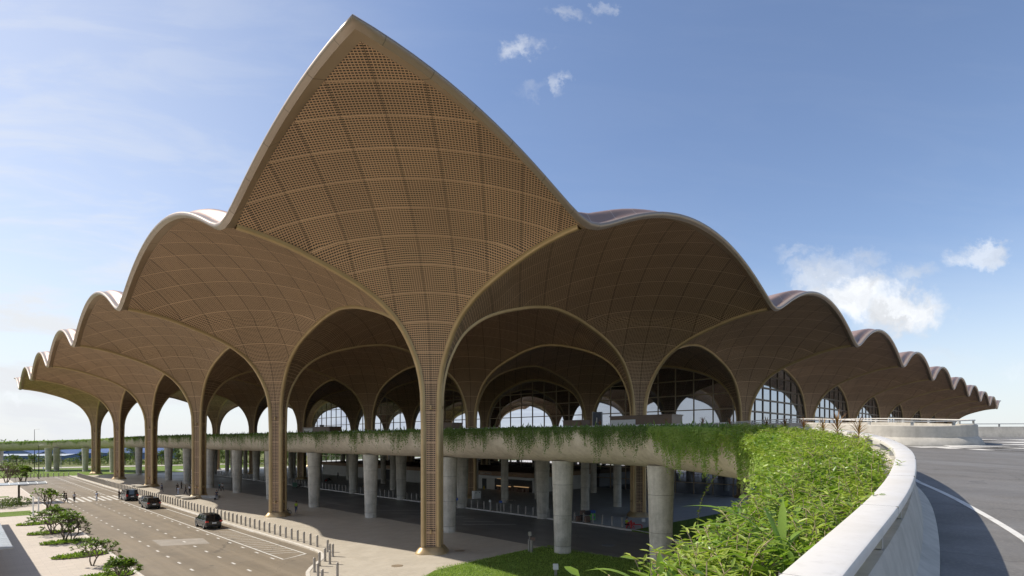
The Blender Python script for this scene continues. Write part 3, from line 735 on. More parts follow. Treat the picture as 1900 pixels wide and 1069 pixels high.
# kerbs
def kerb(name,pts,w=.22,h=.135,local=True):
    P=catmull([tuple(p)+(0,) for p in pts],1.2); T=np.gradient(P[:,:2],axis=0); T/=np.linalg.norm(T,axis=1)[:,None]; Nn=np.stack([-T[:,1],T[:,0]],1)
    mb=MB(); mb.grid([[W(P[k,0]+Nn[k,0]*o,P[k,1]+Nn[k,1]*o,z) for o,z in ((0,-.02),(0,h),(w,h),(w,-.02))] for k in range(len(P))],closed=False)
    o=mb.build(name,M['kerb'],None); tag(o,kind='structure'); return o
kerb('kerb',[(-7.52,174),(-7.52,100),(-7.52,30),(-7.52,9.5),(-7.77,7.4),(-8.7,5.0),(-10.4,3.0),(-12.2,.6),(-13.3,-2.5),(-13.8,-8),(-13.8,-40)],w=-.0+.30,h=.15)
kerb('kerb',[(25.15,170),(25.15,60),(25.15,0),(24.5,-8),(22.1,-13.6),(20.3,-20),(16,-44)],w=.3,h=.16)
kerb('kerb',[(-21.75,-16),(-21.75,60),(-21.75,170)],w=.22,h=.15)
# paving strip lighter next to the kerb and drain line
mb=MB(); mb.add([W(-7.9+.45,10,.126),W(-7.35,10,.126),W(-7.35,172,.126),W(-7.45,172,.126)],[(0,1,2,3)]); 
# road markings
def mrk(name,quads,z=.006,m='paint'):
    mb=MB()
    for x0,x1,y0,y1 in quads: mb.add([W(x0,y0,z),W(x1,y0,z),W(x1,y1,z),W(x0,y1,z)],[(0,1,2,3)])
    o=mb.build(name,M[m],None); return tag(o,kind='structure')
q=[]
for x,y0 in ((-11.75,8.),(-15.0,4.6),(-18.3,4.5)):
    y=y0
    while y<168:
        if not (76<y<92): q.append((x-.09,x+.09,y,y+.85))
        y+=3.7
mrk('lane_marking',q)
mrk('edge_marking',[(-11.3,-11.14,7.3,76.5),(-8.75,-8.6,8.2,76.5),(-8.75,-8.6,92,170),(-11.3,-11.14,92,170)],.006)
mb=MB()
for k in range(15):
    y=9.5+k*1.25
    mb.add([W(-11.12,y+1.2,.006),W(-11.12,y+1.32,.006),W(-8.77,y+.12,.006),W(-8.77,y,.006)],[(0,1,2,3)])
mb.add([W(-11.3,7.2,.007),W(-11.15,7.2,.007),W(-8.62,8.2,.007),W(-8.72,8.4,.007)],[(0,1,2,3)])
tag(mb.build('hatch_marking',M['paint'],None),kind='structure')
mrk('crossing_marking',[(-21.3+k*.98,-20.85+k*.98,79.5,90) for k in range(14)])
mb=MB()
for (a,b_,w) in [((470,730),(770,780),.15),((1075,752),(1290,782),.15)]:
    p=gp(540+a[0]*.1403,830+a[1]*.1403,.006); r_=gp(540+b_[0]*.1403,830+b_[1]*.1403,.006); 
    d=Vector((r_[0]-p[0],r_[1]-p[1])).normalized(); nx,ny=-d.y*w/2,d.x*w/2
    mb.add([(p[0]+nx,p[1]+ny,.006),(p[0]-nx,p[1]-ny,.006),(r_[0]-nx,r_[1]-ny,.006),(r_[0]+nx,r_[1]+ny,.006)],[(0,1,2,3)])
for px0,px1,py in [(700,830,947),(725,850,952),(745,862,957.5),(860,880,962),(860,917,967.5),(858,958,973),(800,838,961)]:
    w=.13; p=gp(px0,py-0.,.006); r_=gp(px1,py+.5,.006); mb.add([(p[0],p[1]-w,.006),(r_[0],r_[1]-w,.006),(r_[0],r_[1]+w,.006),(p[0],p[1]+w,.006)],[(0,1,2,3)])
tag(mb.build('bay_marking',M['paint'],None),kind='structure')
# asphalt repair patch & wet patch
p=[(-17.4,22.5),(-13.4,20.5),(-12.9,24.5),(-17.2,27.2)]
poly('road_patch',p,.004,mat('patch_asphalt',rough=.75,fn=var((.26,.23,.19),(.31,.275,.23),scale=.6)['fn']))
# manhole covers
def manhole(px,py,z,label,m='slab',r=.42):
    mb=MB(); mb.lathe([(r+.09,0),(r+.09,.012),(r,.014),(r-.02,.006),(r-.02,.012)],24); c=gp(px,py,z); o=mb.build('manhole_cover',M['mull2'] if m!='slab' else M['slab'],None); o.location=c; tag(o,label,'manhole cover')
manhole(737,1050,.121,'round rusty manhole cover in the sunlit paving left of the nearest bronze column','r')
manhole(853,1022,.121,'round manhole cover in the shaded paving right of the nearest bronze column','r')
manhole(1129,1011.5,.002,'dark round manhole cover in the asphalt between the two nearest concrete piers','slab',.6)
# ------------------------------------------------------------------ bollards
boll=None
def bollard(loc,label,group):
    global boll
    if boll is None:
        mb=MB(); mb.lathe([(.15,0),(.15,.03),(.105,.035),(.105,1.02),(.098,1.025),(.098,1.05),(.105,1.055),(.105,1.15),(.085,1.17)],14); o=mb.build('bollard',M['steel'],None,smooth=40); boll=o.data
    else: o=link(bpy.data.objects.new('bollard',boll))
    o.location=loc; tag(o,label,'bollard',group); return o
y=10.2
while y<166: bollard(W(-6.6,y,.12),'grey steel bollard in the long straight row along the sunlit road kerb','bollards in the long row beside the sunlit road'); y+=1.5
for (x,y) in [(-7.1,7.0),(-7.9,5.0),(-9.2,3.3),(-10.4,1.9),(-11.7,.1),(-12.4,-2.0)]: bollard(W(x,y,.12),'grey steel bollard on the curve where the sunlit kerb turns','bollards on the kerb curve')
for px,py in [(617.6,1033),(612,1047),(626,1072),(598,1086)]: bollard(gp(px,py,.12),'grey steel bollard in the short staggered group on sunlit paving at the bottom edge','short group of bollards')
for k in range(12):
    x=-7.9-k*(.55 if k>4 else 1.2) if k<5 else -13.0-(k-5)*.75
    bollard(W(x,171.5-k*.1,.0),'grey steel bollard in the row closing the far end of the sunlit road','bollards across the far road end')
y=-3.9
while y<150: bollard(W(26.2,y,.12),'pale steel bollard in the shaded row along the inner road kerb','bollards in the shaded inner row'); y+=1.5
# concrete seats at the columns
def disc(x,y,label):
    mb=MB(); mb.lathe([(1.02,0),(1.05,.03),(1.25,.36),(1.25,.42),(1.2,.45)],32); o=mb.build('round_bench',M['barrier'],None,smooth=40); o.location=W(x,y,.12); tag(o,label,'bench','round concrete benches')
disc(-2.3,73.9,'left round concrete bench in front of the third bronze column from the right')
disc(-2.2,70.3,'right round concrete bench in front of the third bronze column from the right')
disc(-2.3,110,'left round concrete bench in front of the fourth bronze column from the right')
disc(-2.2,106.4,'right round concrete bench in front of the fourth bronze column from the right')
mb=MB(); mb.cbox((0,0,.25),3.2,.9,.5,0); o=mb.build('bench_slab',M['barrier'],None); 
bv=o.modifiers.new('b','BEVEL'); bv.width=.03; bv.segments=2; o.name='straight_bench'; o.location=W(1.3,69.6,.12); o.rotation_euler=(0,0,0); tag(o,'straight concrete bench at the right foot of the third bronze column from the right','bench')
# ------------------------------------------------------------------ leaves
LT=np.array([(0,0,0),(.35,.25,.05),(.35,-.25,.05),(.75,.18,.0),(.75,-.18,.0),(1,0,-.10),(.35,0,-.03),(.75,0,-.06)])
LFc=[(0,6,1),(0,2,6),(6,7,3,1),(2,4,7,6),(7,5,3),(4,5,7)]
DT=np.array([(0,0,0),(.45,.28,.03),(1,0,-.05),(.45,-.28,.03)]); DF=[(0,3,2,1)]
def frames(d,up):
    d=d/np.linalg.norm(d,axis=1)[:,None]; s=np.cross(up,d); s/=np.linalg.norm(s,axis=1)[:,None]+1e-9; u=np.cross(d,s); return d,s,u
def leaf_mesh(name,P,D,U,size,mt,T=LT,FC=LFc,wid=1.,parent=None):
    P=np.asarray(P,float); D=np.asarray(D,float); U=np.asarray(U,float); size=np.asarray(size,float)
    d,s,u=frames(D,U); n=len(P); k=len(T)
    V=P[:,None,:]+size[:,None,None]*(T[None,:,0:1]*d[:,None,:]+wid*T[None,:,1:2]*s[:,None,:]+T[None,:,2:3]*u[:,None,:])
    V=V.reshape(-1,3); me=bpy.data.meshes.new(name)
    ln=[len(f) for f in FC]; fl=np.concatenate([np.array(f) for f in FC])
    li=(fl[None,:]+(np.arange(n)*k)[:,None]).ravel()
    tot=np.tile(ln,n); st=np.concatenate([[0],np.cumsum(tot)[:-1]])
    me.vertices.add(len(V)); me.vertices.foreach_set('co',V.ravel()); me.loops.add(len(li)); me.loops.foreach_set('vertex_index',li.astype(np.int32))
    me.polygons.add(len(tot)); me.polygons.foreach_set('loop_start',st.astype(np.int32)); me.update(calc_edges=True); me.validate()
    me.materials.append(mt); return link(bpy.data.objects.new(name,me),parent)
def rdir(n,zb=.0,zs=1.):
    v=rng.normal(size=(n,3)); v[:,2]=v[:,2]*zs+zb; return v/np.linalg.norm(v,axis=1)[:,None]
# planter coordinate sampling
def PTa(s,o,z):    # arrays: arclength, outward offset, height relative to rail
    k=np.clip(np.interp(s,plen,np.arange(NP)),0,NP-1.001); i=k.astype(int); f=(k-i)[:,None]
    p=path[i]*(1-f)+path[i+1]*f; nn=nrm[i]*(1-f)+nrm[i+1]*f
    x=p[:,0]+nn[:,0]*o; y=p[:,1]+nn[:,1]*o
    return np.stack([CX+(x-y)/R2,CY+(x+y)/R2,p[:,2]+z],1)
def outw(s):
    k=np.clip(np.interp(s,plen,np.arange(NP)),0,NP-1.001).astype(int); nn=nrm[k]; return np.stack([(nn[:,0]-nn[:,1])/R2,(nn[:,0]+nn[:,1])/R2,np.zeros(len(s))],1)
pwa=np.vectorize(pw_at)
def lump(s,o): return .5+.22*np.sin(s*2.1+o*3)+.2*np.sin(s*.8-o*4+1)+.12*np.sin(s*5.3+o*7)
s0=plen[kk(0)]
# arclength of camera station
sc=SC
def s_at(px,o=.6):
    ss=np.arange(sc+17,sc+262,.1); P=PTa(ss,np.full(len(ss),o),np.zeros(len(ss))); x=950+F*P[:,0]/P[:,1]; return float(ss[np.abs(x-px).argmin()])
def ivy(name,sa,sb,per_m,L0,L1,step,size,mt,label,top=.06,outs=.22,T=LT,FC=LFc):
    n=int((sb-sa)*per_m); ss=rng.uniform(sa,sb,n)
    mod=.72+.30*np.sin(ss*.9)*np.sin(ss*.31+2)+.14*np.sin(ss*3.7); LL=(L0+(L1-L0)*rng.uniform(0,1,n)**2.6)*mod
    Ps=[];Ds=[];Us=[];Sz=[]
    for s_,L in zip(ss,LL):
        m=max(3,int(L/step)); t=np.arange(m)*step; w=pw_at(s_); ph=rng.uniform(0,6.3); sw=rng.uniform(.02,.10)
        o=w+outs*np.minimum(t/.35,1)+.04*np.sin(t*4+ph)-.12*t*.3; s2=s_+sw*np.sin(t*2.3+ph)+.25*t*rng.uniform(-.4,.4)
        z=top-.30+.22*np.minimum(t/.2,1)-t
        P=PTa(s2,o,z)+rng.normal(size=(m,3))*.035; ow=outw(s2)
        D=ow*.5+rng.normal(size=(m,3))*.55; D[:,2]-=.7
        Ps.append(P);Ds.append(D);Us.append(ow+rng.normal(size=(m,3))*.4+np.array([0,0,.4])); Sz.append(np.full(m,size)*rng.uniform(.7,1.2,m))
    o_=leaf_mesh(name,np.concatenate(Ps),np.concatenate(Ds),np.concatenate(Us),np.concatenate(Sz),mt,T,FC); tag(o_,label,'planting',kind='stuff'); return o_
def bush(name,n,sa,sb,l0,l1,mt,olo=.18,ohi=.55,top=.12,label=None):
    s=rng.uniform(sa,sb,n); w=pwa(s); fr=rng.uniform(0,1,n)**.8; o=olo+(w+ohi-olo)*fr
    over=np.clip((o-w)/ohi,0,1)
    h=-.42+(top+.42)*np.sqrt(rng.uniform(.15,1,n))*(.72+.5*lump(s,o))
    edge=np.clip((o-olo)/.5,0,1); h=-.42+(h+.42)*(.55+.45*edge)
    h=h-over*rng.uniform(.1,1.0,n)
    P=PTa(s,o,h); ow=outw(s)
    D=rdir(n,.15,.55)+ow*(over*.9+.15)[:,None]; D[:,2]-=over*.5
    U=rdir(n,1.1,.7)
    o_=leaf_mesh(name,P,D,U,rng.uniform(l0,l1,n)*rng.choice([1,1.35],n,p=[.75,.25]),mt,wid=.8); tag(o_,label,'planting',kind='stuff'); return o_
bush('planter_shrub_leaves',5200,sc+1.5,sc+13,.06,.13,M['leaf'],.12,.25,-.22,'bright green leafy shrubs filling the nearest planter beside the white rail')
bush('planter_shrub_leaves_beyond',16000,sc+11,sc+34,.075,.15,M['leaf'],.42,.9,-.06,'dense light green leafy shrubs where the planter curves away')
def clumps(name,nc,sa,sb,lo,hi,mt,label,per=(10,22),hmax=.45,wid=.42,stem=True,olo=.2,ohi=.25,zb=-.40):
    Ps=[];Ds=[];Us=[];Sz=[]; mb=MB()
    cs_=rng.uniform(sa,sb,nc)
    for s_ in cs_:
        o=olo+(pw_at(s_)+ohi-olo)*rng.uniform()**.8; b0=PTa(np.array([s_]),np.array([o]),np.array([zb-max(0,o-pw_at(s_))*.9]))[0]; H=hmax*rng.uniform(.45,1)
        lean=outw(np.array([s_]))[0]*rng.uniform(-.1,.7)+rng.normal(size=3)*.35; lean[2]=0; k=rng.integers(*per)
        t=np.linspace(.25,1,k); P=b0+np.outer(t,[0,0,H])+np.outer(t**2,lean*H*.8); P[:,2]-=np.linalg.norm(lean)*H*.35*t**3
        mb.tube([b0]+[P[q] for q in range(0,k,4)]+[P[-1]],.0035+.002*H,4,cap=False)
        a=np.arange(k)*2.4+rng.uniform(0,6); D=np.stack([np.cos(a),np.sin(a),rng.uniform(.0,.7,k)],1)+lean*.3; Ps.append(P);Ds.append(D);Us.append(np.tile([0,0,1.],(k,1))+rng.normal(size=(k,3))*.25);Sz.append(rng.uniform(lo,hi,k)*(1.15-.45*t))
    o_=leaf_mesh(name,np.concatenate(Ps),np.concatenate(Ds),np.concatenate(Us),np.concatenate(Sz),mt,wid=wid); tag(o_,label,'planting',kind='stuff')
    if stem: c=mb.build('stems',M['twig'],o_)
clumps('long_leaved_shrubs',360,sc+1.6,sc+14,.09,.19,M['leaf2'],'taller loose shrubs with long yellow green leaves in the nearest planter',hmax=.58)
clumps('blade_grass',150,sc+1.6,sc+16,.22,.42,M['lily'],'long narrow grass blades rising between the near shrubs',per=(5,9),hmax=.34,wid=.14,stem=False)
clumps('long_leaved_shrubs_beyond',900,sc+13,sc+34,.12,.24,M['leaf2'],'taller loose shrubs with long yellow green leaves at the bend of the planter',hmax=.70,olo=.5,ohi=.7)
clumps('broad_leaved_shrubs',260,sc+1.8,sc+22,.10,.20,M['leaf'],'broad leaved green shrubs mixed among the narrow leaved ones',per=(5,12),hmax=.58,wid=.95,olo=.35)
clumps('dry_stems',110,sc+1.6,sc+18,.04,.09,M['dry'],'dry brown stems and seed heads among the near shrubs',per=(8,16),hmax=.46,wid=.5)
ivy('trailing_near_edge',sc+3,sc+20,20,.25,1.3,.08,.10,M['ivy_lit'],'trailing ivy spilling over the outer edge of the nearest planter',.12,.22)
# trailing ivy
ivy('trailing_ivy_lit',sc+20,s_at(1250),80,1.7,3.7,.085,.12,M['ivy_lit'],'sunlit green trailing ivy curtain over the curved concrete deck edge',.1,.34)
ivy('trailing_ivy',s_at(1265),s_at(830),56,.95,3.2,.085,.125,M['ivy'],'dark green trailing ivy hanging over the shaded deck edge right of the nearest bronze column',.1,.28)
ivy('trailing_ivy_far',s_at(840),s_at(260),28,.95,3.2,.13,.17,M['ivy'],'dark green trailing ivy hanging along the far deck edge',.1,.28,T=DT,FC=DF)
ivy('trailing_ivy_ramp',s_at(270),plen[-1]-1,22,.8,1.9,.16,.26,M['ivy_lit'],'sunlit green ivy hanging on the far left ramp',.1,.3,T=DT,FC=DF)
n=26000; X=rng.uniform(-6.4,10.2,n); Y=-rng.uniform(0,1,n)**1.3*26-5.9; ok=~((X<-4.2)&(Y>-7.2)); X=X[ok];Y=Y[ok]; n=len(X)
P=np.stack([CX+(X-Y)/R2,CY+(X+Y)/R2,np.full(n,.13)],1); tag(leaf_mesh('lawn_blades',P,rdir(n,1.6,.4),rdir(n),rng.uniform(.09,.22,n),M['ivy_lit'],T=DT,FC=DF,wid=.35),'short grass blades of the front lawn','grass',kind='stuff')
# low fringe on top of the planter
def fringe(name,sa,sb,per_m,h0,h1,mt,label,wid=.5,low=-.45):
    n=int((sb-sa)*per_m); s=rng.uniform(sa,sb,n); o=rng.uniform(.12,1,n)*(pwa(s)+.1); P=PTa(s,o,rng.uniform(-.45,-.3,n)); D=rdir(n,1.5,.4); 
    o_=leaf_mesh(name,P,D,rdir(n),rng.uniform(h0,h1,n),mt,wid=wid); tag(o_,label,'planting',kind='stuff')
fringe('planter_ground_cover',sc+30,sc+80,42,.15,.55,M['ivy'],'low dark green ground cover on top of the shaded planter',.6)
fringe('planter_ground_cover_far',sc+80,sc+255,17,.2,.65,M['ivy'],'low ground cover on top of the far planter',.6)
fringe('ramp_ground_cover',sc+255,plen[-1]-1,16,.3,.6,M['ivy_lit'],'low ground cover on top of the far left ramp',.8)
fringe('taller_planter_tufts',sc+34,sc+255,3.2,.45,.85,M['ivy'],'scattered taller tufts standing up from the far planter',.3)
# ------------------------------------------------------------------ strap leaved plants
def strap(mb,base,az,L,w,lift,droop,n=8,fold=.25):
    rows=[]; ca,sa_=math.cos(az),math.sin(az); pos=np.array(base,float); el=lift; 
    for k in range(n+1):
        t=k/n; wd=w*(math.sin(math.pi*min(t*.9+.12,1))**.6)*(1 if t<.75 else (1-t)/.25*.98+.02)
        rows.append([(pos[0]-sa_*wd,pos[1]+ca*wd,pos[2]+fold*wd),(pos[0],pos[1],pos[2]),(pos[0]+sa_*wd,pos[1]-ca*wd,pos[2]+fold*wd)])
        st=L/n; pos=pos+np.array([ca*math.cos(el)*st,sa_*math.cos(el)*st,math.sin(el)*st]); el-=droop/n
    mb.grid(rows)
def cordyline(s,o,h,label,k=42):
    p=PTa(np.array([s]),np.array([o]),np.array([-.45]))[0]
    r=empty('cordyline',tuple(p),0,label,'plant','red cordylines in the planter'); 
    mb=MB(); mb.tube([(0,0,0),(.01,0,.45+.25*h)],[.02,.014],6); mb.build('stem',M['twig'],r)
    mb=MB()
    for q in range(k):
        a=q*2.4+random.uniform(-.3,.3); t=q/k; strap(mb,(0,0,.28+.25*h*t+.2*t),a,h*random.uniform(.7,1.05),.011+.008*random.random(),math.radians(8+72*t+random.uniform(-10,10)),math.radians(random.uniform(20,60)),6)
    mb.build('leaves',M['cord'],r)
for px_,o,h,l in [(1553,.6,.80,'red cordyline, larger of the two spiky ones beside the bend of the white rail'),(1583,.45,.66,'red cordyline, rightmost spiky one beside the bend of the white rail'),(1532,.7,.5,'small red cordyline just left of the two large spiky ones'),
  (1500,.8,.5,'red cordyline sprouting above the shrubs in front of the first blue reflecting window'),(1469,.9,.5,'red cordyline above the shrubs, second left of the two large spiky ones'),(1433,.9,.5,'red cordyline above the shrubs in front of the first blue reflecting window, left one'),(1360,.8,.5,'red cordyline above the ivy in front of the white kiosk'),(1309,.8,.55,'red cordyline above the ivy left of the white kiosk'),(1115,.7,.6,'red cordyline beside the tall navy sign pillar'),(1240,.8,.5,'red cordyline just right of the white kiosk panel'),(1080,.8,.5,'farthest red cordyline above the ivy right of the nearest bronze column')]:
    cordyline(s_at(px_) if px_>0 else sc+6.4,o,h,l)
def lily(loc,label,spec,w=.05):
    r=empty('lily_plant',loc,0,label,'plant'); mb=MB()
    for az,L,lift,dr in spec: strap(mb,(0,0,0),math.radians(az),L,w,math.radians(lift),math.radians(dr),12,.35)
    mb.build('leaves',M['lily'],r,smooth=60)
lily((2.35,4.85,9.72),'strap leaved lily with long arching leaves beside the white rail',[(172,.95,48,75),(160,1.0,60,75),(120,.50,78,25),(60,.55,82,20),(200,.6,40,60),(20,.4,60,50)],.036)
lily((1.02,3.95,9.55),'lily leaves poking in at the bottom edge in front of the lawn',[(165,.62,62,85),(178,.66,48,70),(120,.3,50,40)],.03)
lily((1.12,4.2,9.58),'short upright lily blades at the bottom edge right of the long leaves',[(80,.34,80,15),(10,.3,70,25),(150,.26,75,20)],.03)
lily((7.2,11.4,10.05),'small pale strap leaved lily between the shrubs and the bend of the rail',[(170,.45,60,50),(100,.5,75,25),(30,.45,65,40),(-40,.4,60,40)],.028)

# loose wandering stems at the planter edge
def sprig(pts,label,leafy=True,sz=.09,rad=.004,n=14):
    c=catmull([tuple(p) for p in pts],.05); r=empty('trailing_stem',tuple(c[0]),0,label,'plant')
    c=c-c[0]; mb=MB(); mb.tube(c[::2],rad,5); mb.build('stem',M['twig'],r)
    if leafy:
        ii=np.linspace(2,len(c)-1,n).astype(int); P=c[ii]; D=rdir(n,.2,.7); leaf_mesh('leaves',P,D,rdir(n,1,.5),rng.uniform(.6,1.1,n)*sz,M['leaf'],parent=r)
def at_Z(px,py,Z): return ((px-950)*Z/F,Z,EYE-(py-HZ)*Z/F)
sprig([at_Z(1345,862,33),at_Z(1322,893,32.9),at_Z(1303,925,33),at_Z(1296,955,32.8),at_Z(1294,992,33)],'long hanging vine strand dangling free below the curved deck edge',True,.17,.012,90)
sprig([at_Z(1425,985,5.2),at_Z(1380,952,5.2),at_Z(1330,968,5.1),at_Z(1285,1008,5.0)],'leafy trailing stem reaching left over the inner road',True,.075,.004,26)
sprig([at_Z(1420,1030,4.8),at_Z(1375,1012,4.8),at_Z(1320,1022,4.7),at_Z(1262,1035,4.7),at_Z(1235,1042,4.7)],'bare pale twig reaching left across the nearest concrete pier',False)
sprig([at_Z(1430,1000,5.0),at_Z(1385,990,5.0),at_Z(1340,1010,4.9),at_Z(1298,1038,4.9),at_Z(1290,1062,4.9)],'leafy stem drooping at the lower left of the near shrubs',True,.075,.004,22)
sprig([at_Z(1440,930,6.4),at_Z(1400,915,6.4),at_Z(1375,930,6.3),at_Z(1360,960,6.3)],'leafy stem arching out above the lily',True,.085,.004,20)
sprig([at_Z(1480,905,8.),at_Z(1435,890,8.),at_Z(1400,880,7.9),at_Z(1375,890,7.9)],'leafy stem reaching left toward the deck underside',True,.10,.004,22)

# ------------------------------------------------------------------ frangipani trees on the plaza
def branch(mb,tips,p,d,L,r,depth):
    e=p+d*L; mid=(p+e)/2+Vector((random.uniform(-1,1),random.uniform(-1,1),random.uniform(-.3,.6)))*L*.10
    mb.tube([p,mid,e],[r,r*.88,r*.78],6)
    if depth==0: tips.append((e,d)); return
    n=random.choice((2,3,3)); a0=random.uniform(0,6.28)
    for k in range(n):
        a=a0+k*6.283/n+random.uniform(-.4,.4); side=d.cross(Vector((math.cos(a),math.sin(a),.3))).normalized()
        nd=(d*.75+side*random.uniform(.5,.85)+Vector((0,0,.18))).normalized(); branch(mb,tips,e,nd,L*random.uniform(.62,.85),r*.72,depth-1)
def frangipani(loc,H,label,lean=(0,0),depth=4,leaves=9,sz=.26,bare=.1,seed=1,stems=3,group='low frangipani trees on the plaza'):
    random.seed(seed); r=empty('frangipani_tree',loc,0,label,'tree',group); mb=MB(); tips=[]
    for k in range(stems):
        a=k*2.1+seed; d=Vector((math.cos(a)*.34+lean[0],math.sin(a)*.34+lean[1],1)).normalized(); branch(mb,tips,Vector((math.cos(a)*.08,math.sin(a)*.08,0)),d,H*.30,.055*H/2.5,depth)
    mb.build('trunk',M['bark'],r,smooth=True); Ps=[];Ds=[];Us=[];Sz=[]
    for e,d in tips:
        if random.random()<bare: continue
        for q in range(leaves):
            a=random.uniform(0,6.283); el=random.uniform(-.1,1.0); v=Vector((math.cos(a)*math.cos(el),math.sin(a)*math.cos(el),math.sin(el)))
            Ps.append(e-d*random.uniform(0,.14)); Ds.append((v+d*.25)); Us.append(Vector((0,0,1))+v*.2+Vector((random.uniform(-.3,.3),)*3)); Sz.append(sz*random.uniform(.65,1.15))
    leaf_mesh('crown',Ps,Ds,Us,Sz,M['frang'],parent=r)
    random.seed(7); return r
def bed(px,py,rx,ry,label,n=900):
    c=gp(px,py,.12); mb=MB(); mb.lathe([(1.,0),(1.,.05),(.9,.09),(0.01,.10)],28); 
    r=empty('planting_bed',c,A45,label,'planting bed','oval planting beds on the plaza'); o=mb.build('soil_mound',M['soil'],r); o.scale=(rx,ry,1)
    a=rng.uniform(0,6.283,n); q=np.sqrt(rng.uniform(0,1,n)); P=np.stack([q*rx*np.cos(a),q*ry*np.sin(a),rng.uniform(.02,.10,n)],1)
    leaf_mesh('ground_cover',P,rdir(n,1.1,.4),rdir(n),rng.uniform(.15,.36,n),M['leaf'],parent=r,wid=.6)
bed(150,1032,2.1,1.1,'oval green planting bed under the second nearest frangipani')
bed(122,1007,2.1,1.1,'oval green planting bed under the tall two-stemmed frangipani',800)
bed(92,990,2.0,1.0,'oval green planting bed left of the leafiest frangipani',700)
bed(68,973,2.0,1.0,'small oval green planting bed farthest up the plaza row',600)
bed(190,1072,2.1,1.1,'oval green planting bed at the bottom edge under the nearest frangipani')
frangipani(gp(222,1082,.1),2.1,'broad leafy frangipani nearest, cut by the bottom edge of the picture',(.1,.1),4,11,.28,.1,11,4)
frangipani(gp(172,1050,.1),2.7,'open frangipani with bare forking branches second from the bottom edge',(.25,0),4,7,.24,.2,12,3)
frangipani(gp(118,1006,.1),3.6,'tall sparse frangipani with two bare leaning trunks third from the bottom edge',(.1,.0),4,8,.30,.2,13,4)
frangipani(gp(96,992,.1),3.5,'dense dark leafy frangipani at the left of the plaza row',(-.1,.1),4,10,.30,.1,15,4)
frangipani(gp(133,1004,.1),3.3,'thin nearly bare frangipani leaning toward the road',(.35,0),3,6,.25,.45,17,2)
frangipani(gp(88,944,.1),4.0,'leafy frangipani beside the end of the white walkway roof',(.1,0),3,9,.42,.1,19,3)
frangipani(gp(12,900,.0),6.0,'bare pale branching tree at the left edge behind the white walkway roof',(.1,0),4,5,.40,.4,21,4)
frangipani(gp(38,893,.0),4.6,'dark dense rounded small tree left of the far end of the road',(.0,0),4,16,.55,0,23,5)
frangipani(gp(47,893,.0),4.2,'slim young tree right of the dark rounded one at the far end of the road',(.0,0),3,12,.4,0,25,2)
# ------------------------------------------------------------------ people
def skin_obj(name,verts,edges,rad,mt,root=0,sub=1):
    me=bpy.data.meshes.new(name); me.from_pydata(verts,edges,[]); o=bpy.data.objects.new(name,me); COL.objects.link(o)
    md=o.modifiers.new('s','SKIN'); md.use_smooth_shade=True
    for v,r,k in zip(me.skin_vertices[0].data,rad,range(len(rad))): v.radius=(r,r) if not hasattr(r,'__len__') else r; v.use_root=(k==root)
    sb=o.modifiers.new('u','SUBSURF'); sb.levels=sb.render_levels=sub
    dg=bpy.context.evaluated_depsgraph_get(); m2=bpy.data.meshes.new_from_object(o.evaluated_get(dg)); m2.name=name
    bpy.data.objects.remove(o); m2.materials.clear(); m2.materials.append(mt); return m2
def pose(kind):
    # returns joint dict, facing +x
    J={}
    if kind=='sit':
        hz=.46; J['pel']=(0,0,hz); kn=(.44,.47); an=(.46,.09)
        L=[((.42,.10,.48),(.44,.11,.09),(.58,.12,.05)),((.40,-.10,.48),(.36,-.12,.09),(.50,-.13,.05))]
        tilt=.10; A=[((.10,.22,hz+.28),(.34,.16,hz+.10)),((.10,-.22,hz+.28),(.34,-.14,hz+.10))]
    elif kind=='walk':
        hz=.93; J['pel']=(0,0,hz); tilt=.03
        L=[((.17,.09,.50),(.22,.10,.09),(.36,.11,.05)),((-.02,-.09,.48),(-.30,-.10,.14),(-.18,-.10,.05))]
        A=[((-.10,.23,hz+.22),(-.02,.25,hz-.02)),((.12,-.23,hz+.22),(.26,-.22,hz+.02))]
    else:
        hz=.95; J['pel']=(0,0,hz); tilt=.0
        L=[((.02,.10,.50),(.0,.11,.09),(.14,.13,.05)),((.02,-.10,.50),(.0,-.12,.09),(.13,-.15,.05))]
        A=[((.0,.24,hz+.22),(.10,.25,hz-.02)),((.0,-.24,hz+.22),(.12,-.20,hz+.02))]
    J['ch']=(tilt,0,hz+.32); J['nk']=(tilt*1.2,0,hz+.53); J['L']=L; J['A']=A; J['hz']=hz; J['t']=tilt; return J
